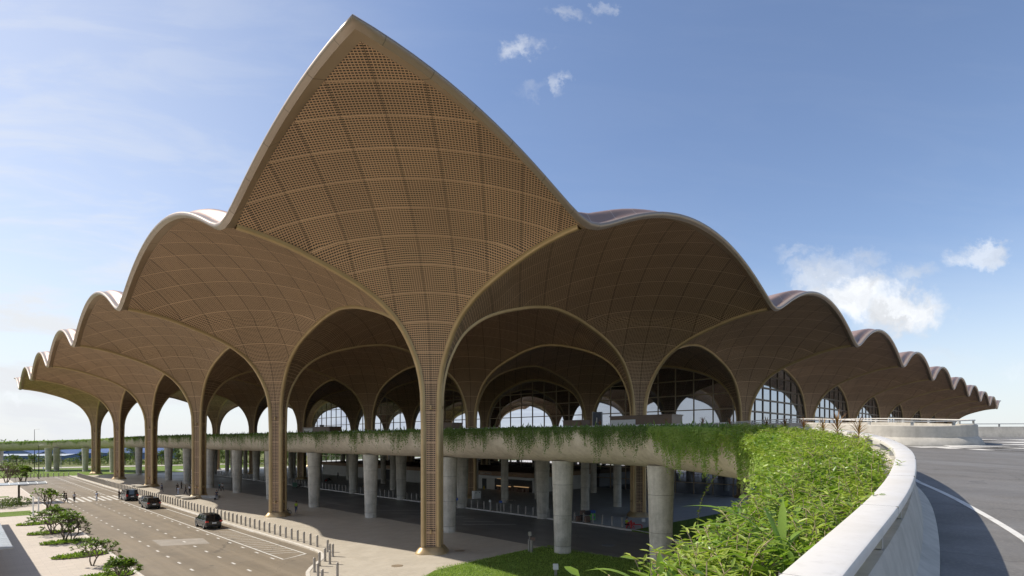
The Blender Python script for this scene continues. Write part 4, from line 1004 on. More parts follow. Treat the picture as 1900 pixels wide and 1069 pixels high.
def body_meshes(kind):
    J=pose(kind); hz=J['hz']; t=J['t']; V=[];E=[];Rr=[]
    def v(p,r): V.append(p); Rr.append(r); return len(V)-1
    def e(a,b_): E.append((a,b_))
    pel=v(J['pel'],(.13,.10)); wa=v((t*.5,0,hz+.16),(.125,.09)); ch=v(J['ch'],(.15,.10)); nk=v(J['nk'],.055); e(pel,wa);e(wa,ch);e(ch,nk)
    jw=v((t*1.3+.015,0,hz+.61),.068); hd=v((t*1.3+.01,0,hz+.69),.092); tp=v((t*1.3,0,hz+.765),.07); e(nk,jw);e(jw,hd);e(hd,tp)
    ns=v((t*1.3+.115,0,hz+.665),.014); e(hd,ns)
    for sd,(k,a,f) in zip((1,-1),J['L']):
        hp=v((0,sd*.09,hz-.03),.085); kn=v(k,.058); cf=v(((k[0]+a[0])/2-.01,(k[1]+a[1])/2,(k[2]+a[2])/2+.06),.052); an=v(a,.038); ft=v(f,.035); e(pel,hp);e(hp,kn);e(kn,cf);e(cf,an);e(an,ft)
    for sd,(el,wr) in zip((1,-1),J['A']):
        sh=v((t,sd*.175,hz+.46),.055); eb=v(el,.042); w=v(wr,.028); e(ch,sh);e(sh,eb);e(eb,w)
        d=Vector(wr)-Vector(el); d.normalize(); pm=v(tuple(Vector(wr)+d*.06),.032); e(w,pm)
        for q,(off,ln) in enumerate([(-.03,.075),(-.01,.088),(.01,.083),(.03,.065)]):
            b1=Vector(wr)+d*.10+Vector((off,0,0)); f1=v(tuple(b1),.009); f2=v(tuple(b1+d*ln*.5+Vector((0,-sd*.012,0))),.008); e(pm,f1); e(f1,f2)
        th=v(tuple(Vector(wr)+d*.06+Vector((.05,-sd*.01,0))),.010); e(pm,th)
    body=skin_obj('person',V,E,Rr,M['skin'])
    # shirt
    V=[];E=[];Rr=[]
    pel=v((0,0,hz+.02),(.15,.12)); wa=v((t*.5,0,hz+.16),(.15,.115)); ch=v(J['ch'],(.175,.125)); nk=v((t*1.1,0,hz+.47),(.09,.08)); e(pel,wa);e(wa,ch);e(ch,nk)
    for sd,(el,wr) in zip((1,-1),J['A']):
        sh=v((t,sd*.18,hz+.45),.072); eb=v(tuple(Vector((t,sd*.18,hz+.45)).lerp(Vector(el),.8)),.058); e(ch,sh);e(sh,eb)
    shirt=skin_obj('shirt',V,E,Rr,CL['white'])
    V=[];E=[];Rr=[]
    pel=v((0,0,hz+.03),(.142,.115)); 
    for sd,(k,a,f) in zip((1,-1),J['L']):
        hp=v((0,sd*.09,hz-.05),.10); kn=v(k,.075); an=v(tuple(Vector(k).lerp(Vector(a),.9)),.062); e(pel,hp);e(hp,kn);e(kn,an)
    tr=skin_obj('trousers',V,E,Rr,CL['navy'])
    mb=MB(); 
    for k,a,f in J['L']:
        an=math.atan2(f[1]-a[1],f[0]-a[0]); mb.cbox(((a[0]+f[0])/2+.02,(a[1]+f[1])/2,min(a[2],f[2])-.01),.27,.095,.08,an)
    shoes=mb
    hr_=MB(); hr_.lathe([(.098,0),(.104,.05),(.098,.09),(.07,.125),(.02,.14)],12,(t*1.3-.018,0,hz+.685))
    return body,shirt,tr,shoes,hr_
PM={}
def person(loc,rz,kind,shirt,trous,label,scale=1.,parentless=True):
    if kind not in PM:
        b_,s_,t_,sh,hr2=body_meshes(kind)
        o=sh.build('shoes',CL['black']); sm=o.data; bpy.data.objects.remove(o); o=hr2.build('hair',M['hair']); hm=o.data; bpy.data.objects.remove(o); PM[kind]=(b_,s_,t_,sm,hm)
    b_,s_,t_,sm,hm=PM[kind]
    o=link(bpy.data.objects.new('person',b_)); o.location=loc; o.rotation_euler=(0,0,rz); o.scale=(scale,)*3; tag(o,label,'person')
    for nm,md,ml in (('shirt',s_,CL[shirt]),('trousers',t_,CL[trous]),('shoes',sm,None),('hair',hm,None)):
        c=link(bpy.data.objects.new(nm,md),o)
        if ml is not None: c.material_slots[0].link='OBJECT'; c.material_slots[0].material=ml
    return o
def at(px,py,z): return gp(px,py,z)
ra=math.radians
PL=[(118.5,929,0,'walk',100,'black','black','pedestrian in black at the left end of the zebra crossing, walking behind another'),
(122.5,933.5,0,'walk',20,'black','navy','pedestrian in dark clothes nearest the camera at the left end of the zebra crossing'),
(138,932,0,'walk',-60,'white','black','pedestrian in a pale top and black skirt-like trousers in the middle of the zebra crossing'),
(179.5,929.5,0,'stand',-100,'pale','white','pedestrian in pale clothes at the right part of the zebra crossing'),
(83,930,.1,'stand',30,'black','black','person in black standing on the plaza beside the walkway roof post'),
(221,926,.0,'stand',0,'black','black','person in black standing at the front of the dark van'),
(300,912,.12,'walk',-20,'blue','navy','man in a light blue shirt walking right of the fourth bronze column'),
(329,912,.12,'stand',-60,'black','black','person in black standing left of the third bronze column, behind the one in pale blue'),
(331,919,.12,'stand',-90,'pale','pale','person in pale blue clothes standing in the shade left of the third bronze column'),
(336.5,907,.12,'stand',60,'black','black','farthest person of the group left of the third bronze column'),
(344.8,917,.12,'walk',200,'black','navy','stooping dark dressed person of the group left of the third bronze column'),
(352,916,.12,'stand',90,'white','black','person in a white shirt half hidden by the left side of the third bronze column'),
(381,917,.12,'walk',160,'black','black','dark dressed person stepping out from behind the third bronze column'),
(401.8,927,.12,'stand',-80,'navy','navy','person in navy standing with a bag by the straight concrete bench'),
(407,911,.12,'walk',-30,'teal','navy','person in a teal shirt walking beside one in white in the shade'),
(412.8,911.3,.12,'walk',-30,'white','black','person in a white shirt walking beside one in teal in the shade'),
(549.5,951.8,.12,'walk',110,'hivis','denim','worker in a yellow high visibility vest and jeans walking on shaded paving'),
(998,937,.12,'stand',-90,'white','black','guard in a white shirt standing left of a slim pier in the shade'),
(593,891,.12,'stand',-90,'black','black','dark figure near the far shop door seen between two piers'),
(627,888,.12,'stand',-90,'black','navy','second dark figure by the pale shop wall seen between two piers'),
(947,911,.12,'walk',-40,'pale','pale','person in pale clothes in front of the gourmet shop'),
(958,911.5,.12,'stand',-40,'black','black','dark dressed customer at the left of the gourmet shop counter'),
(969,912,.12,'stand',40,'navy','black','customer in navy in the middle of the gourmet shop counter'),
(980,912.5,.12,'stand',90,'black','denim','customer in black top and jeans at the right of the gourmet shop counter'),
(699,893,.12,'stand',-90,'white','white','person in white between two slim grey columns in the deep shade')]
for px,py,z,kd,rz,sh,tr,lb in PL: person(at(px,py,z),ra(rz),kd,sh,tr,lb,1.0)
c=at(1162,979,.12); person((c[0],c[1],c[2]-.02),ra(-70),'sit','hivis','black','worker in a yellow high visibility vest sitting beside the red hydrant pipes')
# little pack and carried bag
mb=MB(); mb.lathe([(.0,0),(.13,.02),(.16,.15),(.13,.30),(.03,.36)],12); o=mb.build('bag',CL['black'],None,smooth=True); c=at(398.5,927.5,.12); o.location=c; tag(o,'dark bag on the paving by the person in navy','bag')
mb=MB(); mb.cbox((0,0,.22),.30,.30,.06); 
for a in (-.12,.12):
    for b2 in (-.12,.12): mb.cbox((a,b2,.1),.03,.03,.2)
o=mb.build('stool',M['case2'],None); c=at(1162,979,.12); o.location=(c[0],c[1],c[2]); o.rotation_euler=(0,0,ra(-70)); tag(o,'low stool under the seated worker','stool'); o.scale=(1,1,1.62)
# ------------------------------------------------------------------ cars
def wheel(parent,x,y,r,w):
    mb=MB(); n=22; prof=[(r*.62,-w/2),(r*.93,-w/2),(r,-w*.32),(r,w*.32),(r*.93,w/2),(r*.62,w/2)]; vs=[]
    for rr,yy in prof:
        for k in range(n): a=6.2832*k/n; vs.append((rr*math.cos(a),yy,rr*math.sin(a)))
    mb.add(vs,[(i*n+k,i*n+(k+1)%n,(i+1)*n+(k+1)%n,(i+1)*n+k) for i in range(5) for k in range(n)])
    t_=mb.build('wheel',M['tyre'],parent,smooth=40); t_.location=(x,y,r)
    mb=MB(); s_=1 if y>0 else -1
    vs=[(0,s_*w*.34,0)]+[(r*.62*math.cos(6.2832*k/20),s_*w*.42,r*.62*math.sin(6.2832*k/20)) for k in range(20)]
    fs=[(0,k+1,(k+1)%20+1) for k in range(20) if k%4!=3]; mb.add(vs,fs); mb.build('rim',M['alloy'],t_)
    mb=MB(); mb.add([(rr*math.cos(6.2832*k/20),s_*w*.30,rr*math.sin(6.2832*k/20)) for rr in (r*.62,) for k in range(20)],[tuple(range(20))]); mb.build('hub',M['tyre'],t_)
def vehicle(name,loc,rz,prof,halfw,roofw,belt,wx,r,paint,label,rear_glass,van=False):
    # prof: list of (x, ztop) side outline of body over belt ; x forward
    root=empty(name,loc,rz,label,'van' if van else 'car','dark vehicles standing along the kerb')
    L0,L1=prof[0][0],prof[-1][0]
    # lower body: stations
    xs_=[L0,L0+.10,L0+.35,wx[1]-.5,wx[1],wx[1]+.5,0,wx[0]-.5,wx[0],wx[0]+.5,L1-.30,L1-.08,L1]; mb=MB(); rows=[]
    hood=lambda x: float(np.interp(x,[p[0] for p in prof],[min(p[1],belt) for p in prof]))
    for x in xs_:
        e_=min((x-L0)/.35,(L1-x)/.45,1); e_=max(e_,0); w=halfw*(.86+.14*math.sqrt(e_)); zt=hood(x); zb=.30 if min(abs(x-wx[0]),abs(x-wx[1]))>.45 else .42
        zb+=.12*(1-min(e_*1.5,1))
        rows.append([(x,-w*.94,zb),(x,-w,zb+.22),(x,-w*.99,zt-.16),(x,-w*.93,zt-.02),(x,-w*.8,zt+.02),(x,w*.8,zt+.02),(x,w*.93,zt-.02),(x,w*.99,zt-.16),(x,w,zb+.22),(x,w*.94,zb)])
    mb.grid(rows,closed=True); n=10; mb.f.append(tuple(range(n))); mb.m.append(0); mb.f.append(tuple(range((len(xs_)-1)*n,len(xs_)*n))[::-1]); mb.m.append(0)
    bd=mb.build('body',paint,root,smooth=38)
    # cabin (glass) and roof
    cab=[p for p in prof if p[1]>belt+.01]; xa=[p for p in prof if p[1]<=belt+.01]
    cx=[p[0] for p in cab]; zr_=max(p[1] for p in cab); rear=[p for p in xa if p[0]<cx[0]][-1:] or [(cx[0]-.05,belt)]; front=[p for p in xa if p[0]>cx[-1]][:1]
    P0=(rear[0][0],belt-.02); P3=(front[0][0],belt-.02)
    mb=MB(); rows=[]
    for x,z in [P0]+cab+[P3]:
        t=(z-belt)/(zr_-belt); w0=halfw*.93; w1=roofw; w=w0+(w1-w0)*max(t,0); rows.append([(x,-w0,belt-.03),(x,-w,z-.04*max(t,0)),(x,-w*.9,z),(x,w*.9,z),(x,w,z-.04*max(t,0)),(x,w0,belt-.03)])
    mb.grid(rows); mb.build('windows',M['carglass'],root,smooth=30)
    mb=MB(); rows=[]
    for x,z in cab: 
        w=roofw+.015; rows.append([(x,-w-.01,z-.10),(x,-w,z-.01),(x,-w*.88,z+.025),(x,w*.88,z+.025),(x,w,z-.01),(x,w+.01,z-.10)])
    mb.grid(rows); rf=mb.build('roof',paint,root,smooth=40)
    # pillars
    mb=MB(); allp=[P0]+cab+[P3]
    for s_ in (-1,1):
        for (xa_,za),(xb,zb_) in ((allp[0],allp[1]),(allp[-1],allp[-2])):
            mb.tube([(xa_,s_*halfw*.935,za),(xb,s_*(roofw+.01),zb_-.03)],.05,6)
        for fx in (.36,.66):
            xx=allp[1][0]+(allp[-2][0]-allp[1][0])*fx; mb.tube([(xx,s_*halfw*.945,belt-.03),(xx-.03,s_*(roofw+.012),zr_-.06)],.035,6)
    mb.build('pillars',paint,root)
    for s_ in (-1,1):
        for x in wx: wheel(root,x,s_*(halfw-.11),r,.24)
        mb=MB(); mb.cbox((L0+.06,s_*(halfw-.17),belt-.14),.22,.32,.20 if not van else .34); mb.build('tail_lamp',M['redlamp'],root)
        mb=MB(); mb.cbox((L1-.16,s_*(halfw-.22),belt-.30),.20,.28,.13); mb.build('headlight',M['white'],root)
        mb=MB(); mb.cbox((cab[-1][0]+.30,s_*(halfw+.07),belt+.06),.12,.20,.14); mb.build('mirror',paint,root)
    mb=MB(); mb.cbox((L0-.012,0,belt-.33),.02,.48,.14); mb.build('number_plate',M['white'],root)
    mb=MB(); mb.cbox((L0-.015,0,.44),.10,halfw*1.7,.14); mb.build('bumper',M['tyre'],root)
    return root
suv=[(-2.35,.95),(-2.28,1.08),(-2.18,1.10),(-1.80,1.70),(-1.2,1.76),(.1,1.77),(.75,1.70),(1.35,1.10),(2.2,.98),(2.38,.80)]
van_=[(-2.5,1.10),(-2.46,1.15),(-2.34,1.16),(-2.22,1.93),(-1.6,1.98),(.9,1.98),(1.25,1.92),(1.95,1.16),(2.45,1.02),(2.58,.85)]
sed=[(-2.3,.90),(-2.1,1.02),(-1.65,1.03),(-1.05,1.42),(-.4,1.46),(.2,1.44),(1.0,1.01),(2.1,.88),(2.3,.72)]
hd_=A45+math.pi/2
vehicle('parked_car',W(-10.0,32.7,0),hd_,suv,.95,.70,1.10,(1.42,-1.40),.37,M['carpaint'],'black SUV nearest the camera, alone behind the others on the sunlit road',None)
vehicle('parked_car',W(-10.1,61.0,0),hd_,suv,.96,.70,1.10,(1.42,-1.40),.38,M['carpaint'],'black SUV parked close behind a partly hidden dark car, right of the van',None)
vehicle('parked_car',W(-9.2,67.6,0),hd_,sed,.90,.62,1.03,(1.4,-1.35),.33,M['greypaint'],'dark car mostly hidden in front of the middle SUV',None)
vehicle('parked_van',W(-9.9,77.6,0),hd_,van_,.97,.80,1.16,(1.6,-1.55),.36,M['greypaint'],'dark grey van at the right end of the zebra crossing',None,True)
# motorbikes
def motorbike(loc,rz,label,col):
    r=empty('motorbike',loc,rz,label,'motorbike'); 
    for x in (-.62,.62):
        mb=MB(); pts=[(x+.27*math.cos(a),0,.30+.27*math.sin(a)) for a in np.linspace(0,6.2832,19)]; mb.tube(pts,.045,6,cap=False); 
        for q in range(6): a=q*1.047; mb.tube([(x,0,.30),(x+.25*math.cos(a),0,.30+.25*math.sin(a))],.012,4)
        mb.build('wheel',M['tyre'],r)
    mb=MB(); mb.tube([(-.62,0,.30),(-.3,0,.42),(.15,0,.40),(.42,0,.72),(.50,0,.95)],[.05,.10,.12,.07,.04],8); mb.tube([(.62,0,.30),(.50,0,.62),(.44,0,.98)],.03,6); mb.lathe([(.05,.35),(.13,.42),(.13,.58),(.05,.66)],10,(-.1,0,0)); mb.build('body',col,r,smooth=50)
    mb=MB(); mb.tube([(-.75,0,.74),(-.4,0,.76),(0,0,.72),(.1,0,.66)],[.07,.11,.11,.06],8); mb.build('seat',CL['black'],r,smooth=50)
    mb=MB(); mb.tube([(.40,-.32,1.0),(.46,0,.98),(.40,.32,1.0)],.018,6); mb.build('handlebar',M['tyre'],r)
motorbike(at(528,955,.12),ra(20),'dark motorbike at the foot of the second nearest bronze column',M['carpaint'])
motorbike(at(556,905.5,.0),ra(30),'dark motorbike in the shade beside the green trolley',M['carpaint'])
motorbike(at(612,893.5,.12),ra(60),'dark motorbike parked by the far shop door, right one',M['carpaint'])
motorbike(at(605,895,.12),ra(80),'dark motorbike parked by the far shop door, left one',M['redlamp'])
r=empty('trolley',at(547,906,0),ra(20),'green cleaning trolley in the shade by the bollard row','trolley'); mb=MB(); mb.cbox((0,0,.75),1.0,.6,.9); mb.cbox((-.1,0,1.25),.8,.5,.12); mb.build('bin_body',mat('dull_green',rough=.6,fn=var((.05,.12,.07),(.07,.15,.09),4)['fn']),r)
mb=MB()
for a in (-.4,.4):
    for b2 in (-.25,.25): mb.lathe([(.0,-.1),(.1,-.1),(.1,.0),(.0,.0)],10,(a,b2,.12)); mb.cbox((a,b2,.22),.04,.04,.24)
mb.tube([(.55,-.25,1.1),(.7,-.25,1.15),(.7,.25,1.15),(.55,.25,1.1)],.02,6); mb.build('wheels_and_handle',M['tyre'],r)
# ------------------------------------------------------------------ luggage, bin, hydrant
def case(px,py,z,w,d,h,m,label,rz=20):
    r=empty('suitcase',at(px,py,z),ra(rz),label,'suitcase'); mb=MB(); mb.box(-w/2,w/2,-d/2,d/2,.05,h); o=mb.build('shell',m,r); bv=o.modifiers.new('b','BEVEL'); bv.width=.05; bv.segments=2
    mb=MB()
    for k in range(4): x=-w/2+w*(k+.5)/4; mb.box(x-.012,x+.012,-d/2-.008,-d/2+.002,.12,h-.07)
    mb.build('ribs',M['case2'],o)
    mb=MB(); mb.tube([(-w*.15,0,h-.01),(-w*.15,0,h+.05),(w*.15,0,h+.05),(w*.15,0,h-.01)],.012,5); mb.build('handle',M['steel'],r)
    mb=MB()
    for a in (-.4,.4):
        for b2 in (-.35,.35): mb.lathe([(.0,0),(.03,0),(.03,.05),(.0,.05)],8,(w*a,d*b2,0))
    mb.build('wheels',M['tyre'],r)
case(1073.5,968,.12,.62,.45,.75,M['case1'],'brown suitcase standing at the left of the luggage pile')
case(1080,967,.12,.5,.45,.80,M['case2'],'black suitcase between the two brown ones in the luggage pile')
case(1090,969.5,.12,.70,.45,.82,M['case1'],'brown suitcase standing at the right of the luggage pile')
c=at(1081,966.5,.12); case(1082,966.8,.12,.75,.45,.60,M['case1'],'brown box on top of the luggage pile, left'); 
o=[o for o in COL.objects if o.name.startswith('suitcase')][-1]; o.location.z+=.80
case(1091,968.2,.12,.62,.45,.62,M['case2'],'black box on top of the luggage pile, right'); o=[o for o in COL.objects if o.name.startswith('suitcase')][-1]; o.location.z+=.84
r=empty('litter_bin',at(1099,965,.12),ra(10),'blue and green litter bin beside the luggage pile','litter bin'); mb=MB(); mb.box(-.32,.32,-.3,.3,.05,.95); mb.build('body',M['green'],r); mb=MB(); mb.box(-.35,.35,-.33,.33,.95,1.3); mb.build('lid',M['bluesign'],r); mb=MB(); mb.box(-.2,.2,-.312,-.29,.25,.55); mb.build('sticker',M['bluesign'],r)
r=empty('hydrant',at(1171,980,.12),ra(-15),'red fire hydrant pipes standing beside the seated worker','hydrant'); mb=MB()
mb.lathe([(.16,0),(.16,.05),(.09,.06),(.09,.75),(.13,.78),(.13,.86),(.07,.95)],14); mb.tube([(-.32,0,.62),(.32,0,.62)],.08,10); mb.tube([(-.28,0,.62),(-.45,-.1,.62)],.10,10); mb.tube([(.28,0,.62),(.42,-.1,.62)],.10,10); mb.build('valve_body',M['red'],r,smooth=40)
mb=MB(); mb.tube([(0,0,.42),(.35,.0,.44),(1.15,.1,.44),(1.28,.1,.36),(1.28,.1,.0)],.06,8); mb.tube([(-.05,0,.42),(-.5,-.15,.30),(-.55,-.15,.0)],.06,8); mb.tube([(.1,0,.3),(.35,-.3,.25),(.38,-.32,0)],.055,8); mb.build('pipes',M['red'],r,smooth=40)
r=empty('post_sign',at(1194,973,.12),0,'small white cabinet on short legs left of the nearest broad pier','cabinet'); mb=MB(); mb.box(-.22,.22,-.1,.1,.35,.70); mb.build('box',M['white'],r); mb=MB(); mb.cbox((-.1,0,.17),.04,.04,.35); mb.cbox((.1,0,.17),.04,.04,.35); mb.build('legs',M['steel'],r)
r.name='cabinet'
r=empty('ticket_machine',at(884,926,.12),ra(40),'pale grey cabinet standing right of the bronze column in the shade','cabinet'); mb=MB(); mb.box(-.75,.75,-.4,.4,.08,1.5); o=mb.build('body',M['white'],r); bv=o.modifiers.new('b','BEVEL'); bv.width=.03; mb=MB(); mb.box(-.5,-.3,-.415,-.40,1.1,1.25); mb.box(.3,.5,-.415,-.40,1.1,1.25); mb.build('vents',M['dark'],r)
r=empty('picnic_bench',at(947,933,.12),ra(0),'low dark trestle bench between piers in the shade','bench'); mb=MB(); mb.box(-.9,.9,-.2,.2,.45,.50); mb.build('seat',M['mull2'],r); mb=MB(); mb.tube([(-.5,0,.46),(-.7,0,0)],.04,6); mb.tube([(.5,0,.46),(.7,0,0)],.04,6); mb.tube([(-.3,0,.46),(-.1,0,0)],.04,6); mb.build('legs',M['tyre'],r)
# posts with plates by the front lawn and along the inner kerb
def signpost(px,py,z,h,w,hh,label,m='white',round_=False,rz=0,tilt=0):
    r=empty('sign_post',at(px,py,z),ra(rz),label,'sign'); mb=MB(); mb.tube([(0,0,0),(0,0,h)],.04,8); mb.build('pole',M['steel'],r)
    mb=MB()
    if round_: mb.lathe([(0,-.02),(w/2,-.02),(w/2,.02),(0,.02)],18); o=mb.build('plate',M[m],r); o.rotation_euler=(math.pi/2,0,0); o.location=(0,-.06,h-hh/2)
    else: mb.box(-w/2,w/2,-.02,.02,-hh/2,hh/2); o=mb.build('plate',M[m],r); o.location=(0,-.06,h-hh/2); o.rotation_euler=(ra(tilt),0,0)
    return r
signpost(983,1023,.12,1.9,.30,.40,'thin post with a small grey plate at the edge of the front lawn, taller one','steel')
signpost(988.5,1023,.12,1.35,.42,.32,'short post with a small pale box plate at the edge of the front lawn','case1')
o=bollard(at(981.5,1023.5,.12),'pair of short steel bollards in front of the small plates by the front lawn','bollards at the lawn edge'); o=bollard(at(986,1025,.12),'pair of short steel bollards in front of the small plates by the front lawn','bollards at the lawn edge')
r=empty('garden_light',at(1031,1068,.13),0,'short white box light standing in the front lawn at the bottom edge','garden light'); mb=MB(); mb.box(-.10,.10,-.10,.10,.0,.5); mb.build('stem',M['steel'],r); mb=MB(); mb.box(-.20,.20,-.18,.18,.5,.9); o=mb.build('lamp_head',M['white'],r)
signpost(909,949,.12,1.75,.35,.35,'slim post with a round white plate in the inner kerb row','white',True)
signpost(929,951,.12,1.75,.5,.32,'post with a blue and white plate in the inner kerb row','bluesign')
signpost(843,944,.12,1.7,.32,.4,'post with a pale rectangular plate just right of the nearest bronze column','white')
signpost(848,944,.12,1.7,.32,.4,'post with a pale blue rectangular plate beside the similar one near the bronze column','bluesign')
signpost(81,885.5,0,3.0,.7,.7,'round blue road sign on a thin pole at the far end of the sunlit road','bluesign',True,rz=-35)
# lamp posts at the far end
for px,py,h,l in ((72,889,9.5,'thin dark lamp post at the far end of the sunlit road'),(64,872,15,'tall thin pole on the far lawn left of the lamp post'),(113,868,11,'slim grey pole right of the twin piers under the far ramp')):
    r=empty('lamp_post',at(px,py,0),0,l,'lamp post'); mb=MB(); mb.tube([(0,0,0),(0,0,h)],[.12,.07],8); mb.build('pole',M['tyre'] if px!=113 else M['post'],r); mb=MB(); mb.tube([(0,0,h-.1),(.5,.1,h+.1),(1.2,.2,h+.12)],.05,6); mb.cbox((1.3,.2,h+.1),.6,.25,.08); mb.build('lamp_arm',M['post'],r)
# ------------------------------------------------------------------ walkway roofs on the plaza
def walkway(x0,x1,y0,y1,z,label,posts,rows=6):
    r=empty('walkway_roof',(0,0,0),0,label,'walkway canopy'); mb=MB(); nseg=14
    ax_x=(x1-x0)>(y1-y0)
    P=[]
    for k in range(nseg+1):
        f=k/nseg; c=math.sin(f*math.pi)*.22
        a=[(x0,y0+(y1-y0)*f,z+c),(x1,y0+(y1-y0)*f,z+c)] if ax_x else [(x0+(x1-x0)*f,y0,z+c),(x0+(x1-x0)*f,y1,z+c)]
        P.append([W(*q) for q in a])
    mb.grid(P); o=mb.build('roof_sheet',M['canopyg'],r); sd=o.modifiers.new('s','SOLIDIFY'); sd.thickness=.08
    mb=MB(); L=(x1-x0) if ax_x else (y1-y0); n=int(L/1.2)
    for q in range(n+1):
        g=q/n
        pts=[]
        for k in range(nseg+1):
            f=k/nseg; c=math.sin(f*math.pi)*.22+.05; pts.append(W(x0+(x1-x0)*g,y0+(y1-y0)*f,z+c) if ax_x else W(x0+(x1-x0)*f,y0+(y1-y0)*g,z+c))
        mb.tube(pts,.035,4)
    mb.build('roof_battens',M['white'],r)
    mb=MB()
    for a,b_ in ((x0,y0),(x1,y0),(x1,y1),(x0,y1)): pass
    E_=[(x0,y0),(x1,y0),(x1,y1),(x0,y1),(x0,y0)]
    for (a,b_),(c_,d_) in zip(E_[:-1],E_[1:]): mb.tube([W(a,b_,z-.02),W(c_,d_,z-.02)],.07,6)
    mb.build('roof_frame',M['post'],r)
    for a,b_ in posts:
        mb=MB(); c=W(a,b_,.1); mb.cbox((c[0],c[1],.1+(z-.1)/2),.28,.28,z-.1,A45); mb.build('post',M['mull'],r)
walkway(-50,-21.0,82,87.5,3.35,'white ribbed walkway roof on dark posts left of the zebra crossing',[(-24.5,84.8),(-31.5,84.8),(-38.5,84.8),(-45.5,84.8)])
walkway(-36,-29.5,7.8,55,3.5,'pale glass walkway roof whose corner shows at the lower left edge',[(-33,y_) for y_ in (14,24,34,44,52)])
mb=MB(); c=at(17,944,.1)
for k,(px,py) in enumerate([(4,944),(22,941),(40,939)]):
    r=empty('shrub',at(px,py,.1),0,'%s dark rounded shrub under the white walkway roof'%['leftmost','middle','rightmost'][k],'shrub','dark shrubs under the walkway roof'); n=500; P=rdir(n)*np.array([1.6,1.0,.7])*rng.uniform(.5,1,(n,1))**.4+np.array([0,0,.75]); leaf_mesh('foliage',P,rdir(n,.3),rdir(n,1),rng.uniform(.15,.3,n),M['farleaf'],parent=r); mb=MB(); mb.tube([(0,0,0),(0,0,.7)],.05,6); mb.build('stem',M['bark'],r)
for k,(px,py,h) in enumerate([(61.5,957,2.6),(71.5,957,2.6)]):
    mb=MB(); mb.cbox((0,0,h/2),.16,.16,h,A45); mb.cbox((0,0,h+.03),.24,.24,.06,A45); mb.cbox((0,0,.02),.3,.3,.04,A45); o=mb.build('gate_post',M['white'],None); o.location=at(px,py,.1); tag(o,'%s pale square post on the plaza before the zebra crossing'%['left','right'][k],'post')
poly('plaza_grass',[(-60,62),(-24.2,62),(-24.2,69),(-60,69)],.135,M['lawn'])
poly('plaza_grass',[(-60,98),(-25,98),(-25,101),(-60,101)],.135,M['lawn'])
# ------------------------------------------------------------------ ground floor shop and upper-floor kiosks
shop=empty('shop_block',W(51,34,0),A45,'pale single storey shop block with dark openings and gold lettering under the raised floor','shop')
mb=MB(); mb.box(0,20,0,92,.1,3.2); o=mb.build('wall',M['shopw'],shop)
mb=MB(); mb.box(-.35,20.2,-.35,92.2,3.2,4.1); mb.build('fascia',M['shopb'],shop)
mb=MB(); mb.box(-1.2,-.37,-.3,17,2.72,3.18); mb.build('awning',M['white'],shop)
for q_ in ((.4,11.5,2.7),(14.2,15.6,2.4),(52,56,3.0),(60,61.2,2.4)):
    mb=MB(); mb.box(-.06,.0,q_[0],q_[1],.15,q_[2]); mb.build('doorway',M['dark'],shop)
mb=MB(); mb.box(-.5,-.3,1,5.2,1.15,1.28); mb.box(-.5,-.3,6.2,10.5,1.0,1.15); mb.box(-.9,-.7,8.6,9.9,2.62,2.70); mb.build('counter_light',M['warm'],shop)
mb=MB()
for q in range(9): mb.box(-.62,-.3,1+q*1.05,1.8+q*1.05,.15,1.0-.15*(q%3))
mb.build('display',M['case1'],shop)
def text(s,size,m,parent,loc,rot,name='lettering'):
    cu=bpy.data.curves.new(name,'FONT'); cu.body=s; cu.size=size; cu.extrude=.03; cu.align_x='LEFT'; o=bpy.data.objects.new(name,cu); COL.objects.link(o)
    dg=bpy.context.evaluated_depsgraph_get(); me=bpy.data.meshes.new_from_object(o.evaluated_get(dg)); bpy.data.objects.remove(o); me.materials.clear(); me.materials.append(m)
    o=link(bpy.data.objects.new(name,me),parent); o.location=loc; o.rotation_euler=rot; return o
text('GOURMET LANE',.62,M['gold'],shop,(-.39,9.0,3.40),(math.pi/2,0,-math.pi/2))
text('COFFEE BAKERY',.5,M['shopw'],shop,(-.39,15.8,3.45),(math.pi/2,0,-math.pi/2))
r=empty('wet_floor_sign',at(898,908,.12),0,'small yellow folding floor sign by the shop door','floor sign'); mb=MB(); mb.add([(-.2,-.15,0),(.2,-.15,0),(.1,0,.75),(-.1,0,.75),(.2,.15,0),(-.2,.15,0)],[(0,1,2,3),(4,5,3,2)]); mb.build('board',mat('sign_yellow',(.6,.45,.03),.5),r)
def kiosk(x,y,sx,sy,h,label,panel=None,cat='kiosk'):
    r=empty('kiosk',W(x,y,10.88),A45,label,cat); mb=MB(); mb.box(-sx/2,sx/2,-sy/2,sy/2,0,h); mb.box(-sx/2-.1,sx/2+.1,-sy/2-.1,sy/2+.1,h,h+.12); o=mb.build('body',M['bronze_box'],r)
    if panel: 
        a,b_,c0,c1=panel; mb=MB(); mb.box(-sx/2-.06,-sx/2-.01,a,b_,c0,c1); p_=mb.build('panel',M['white'],r); return r,p_
    return r,None
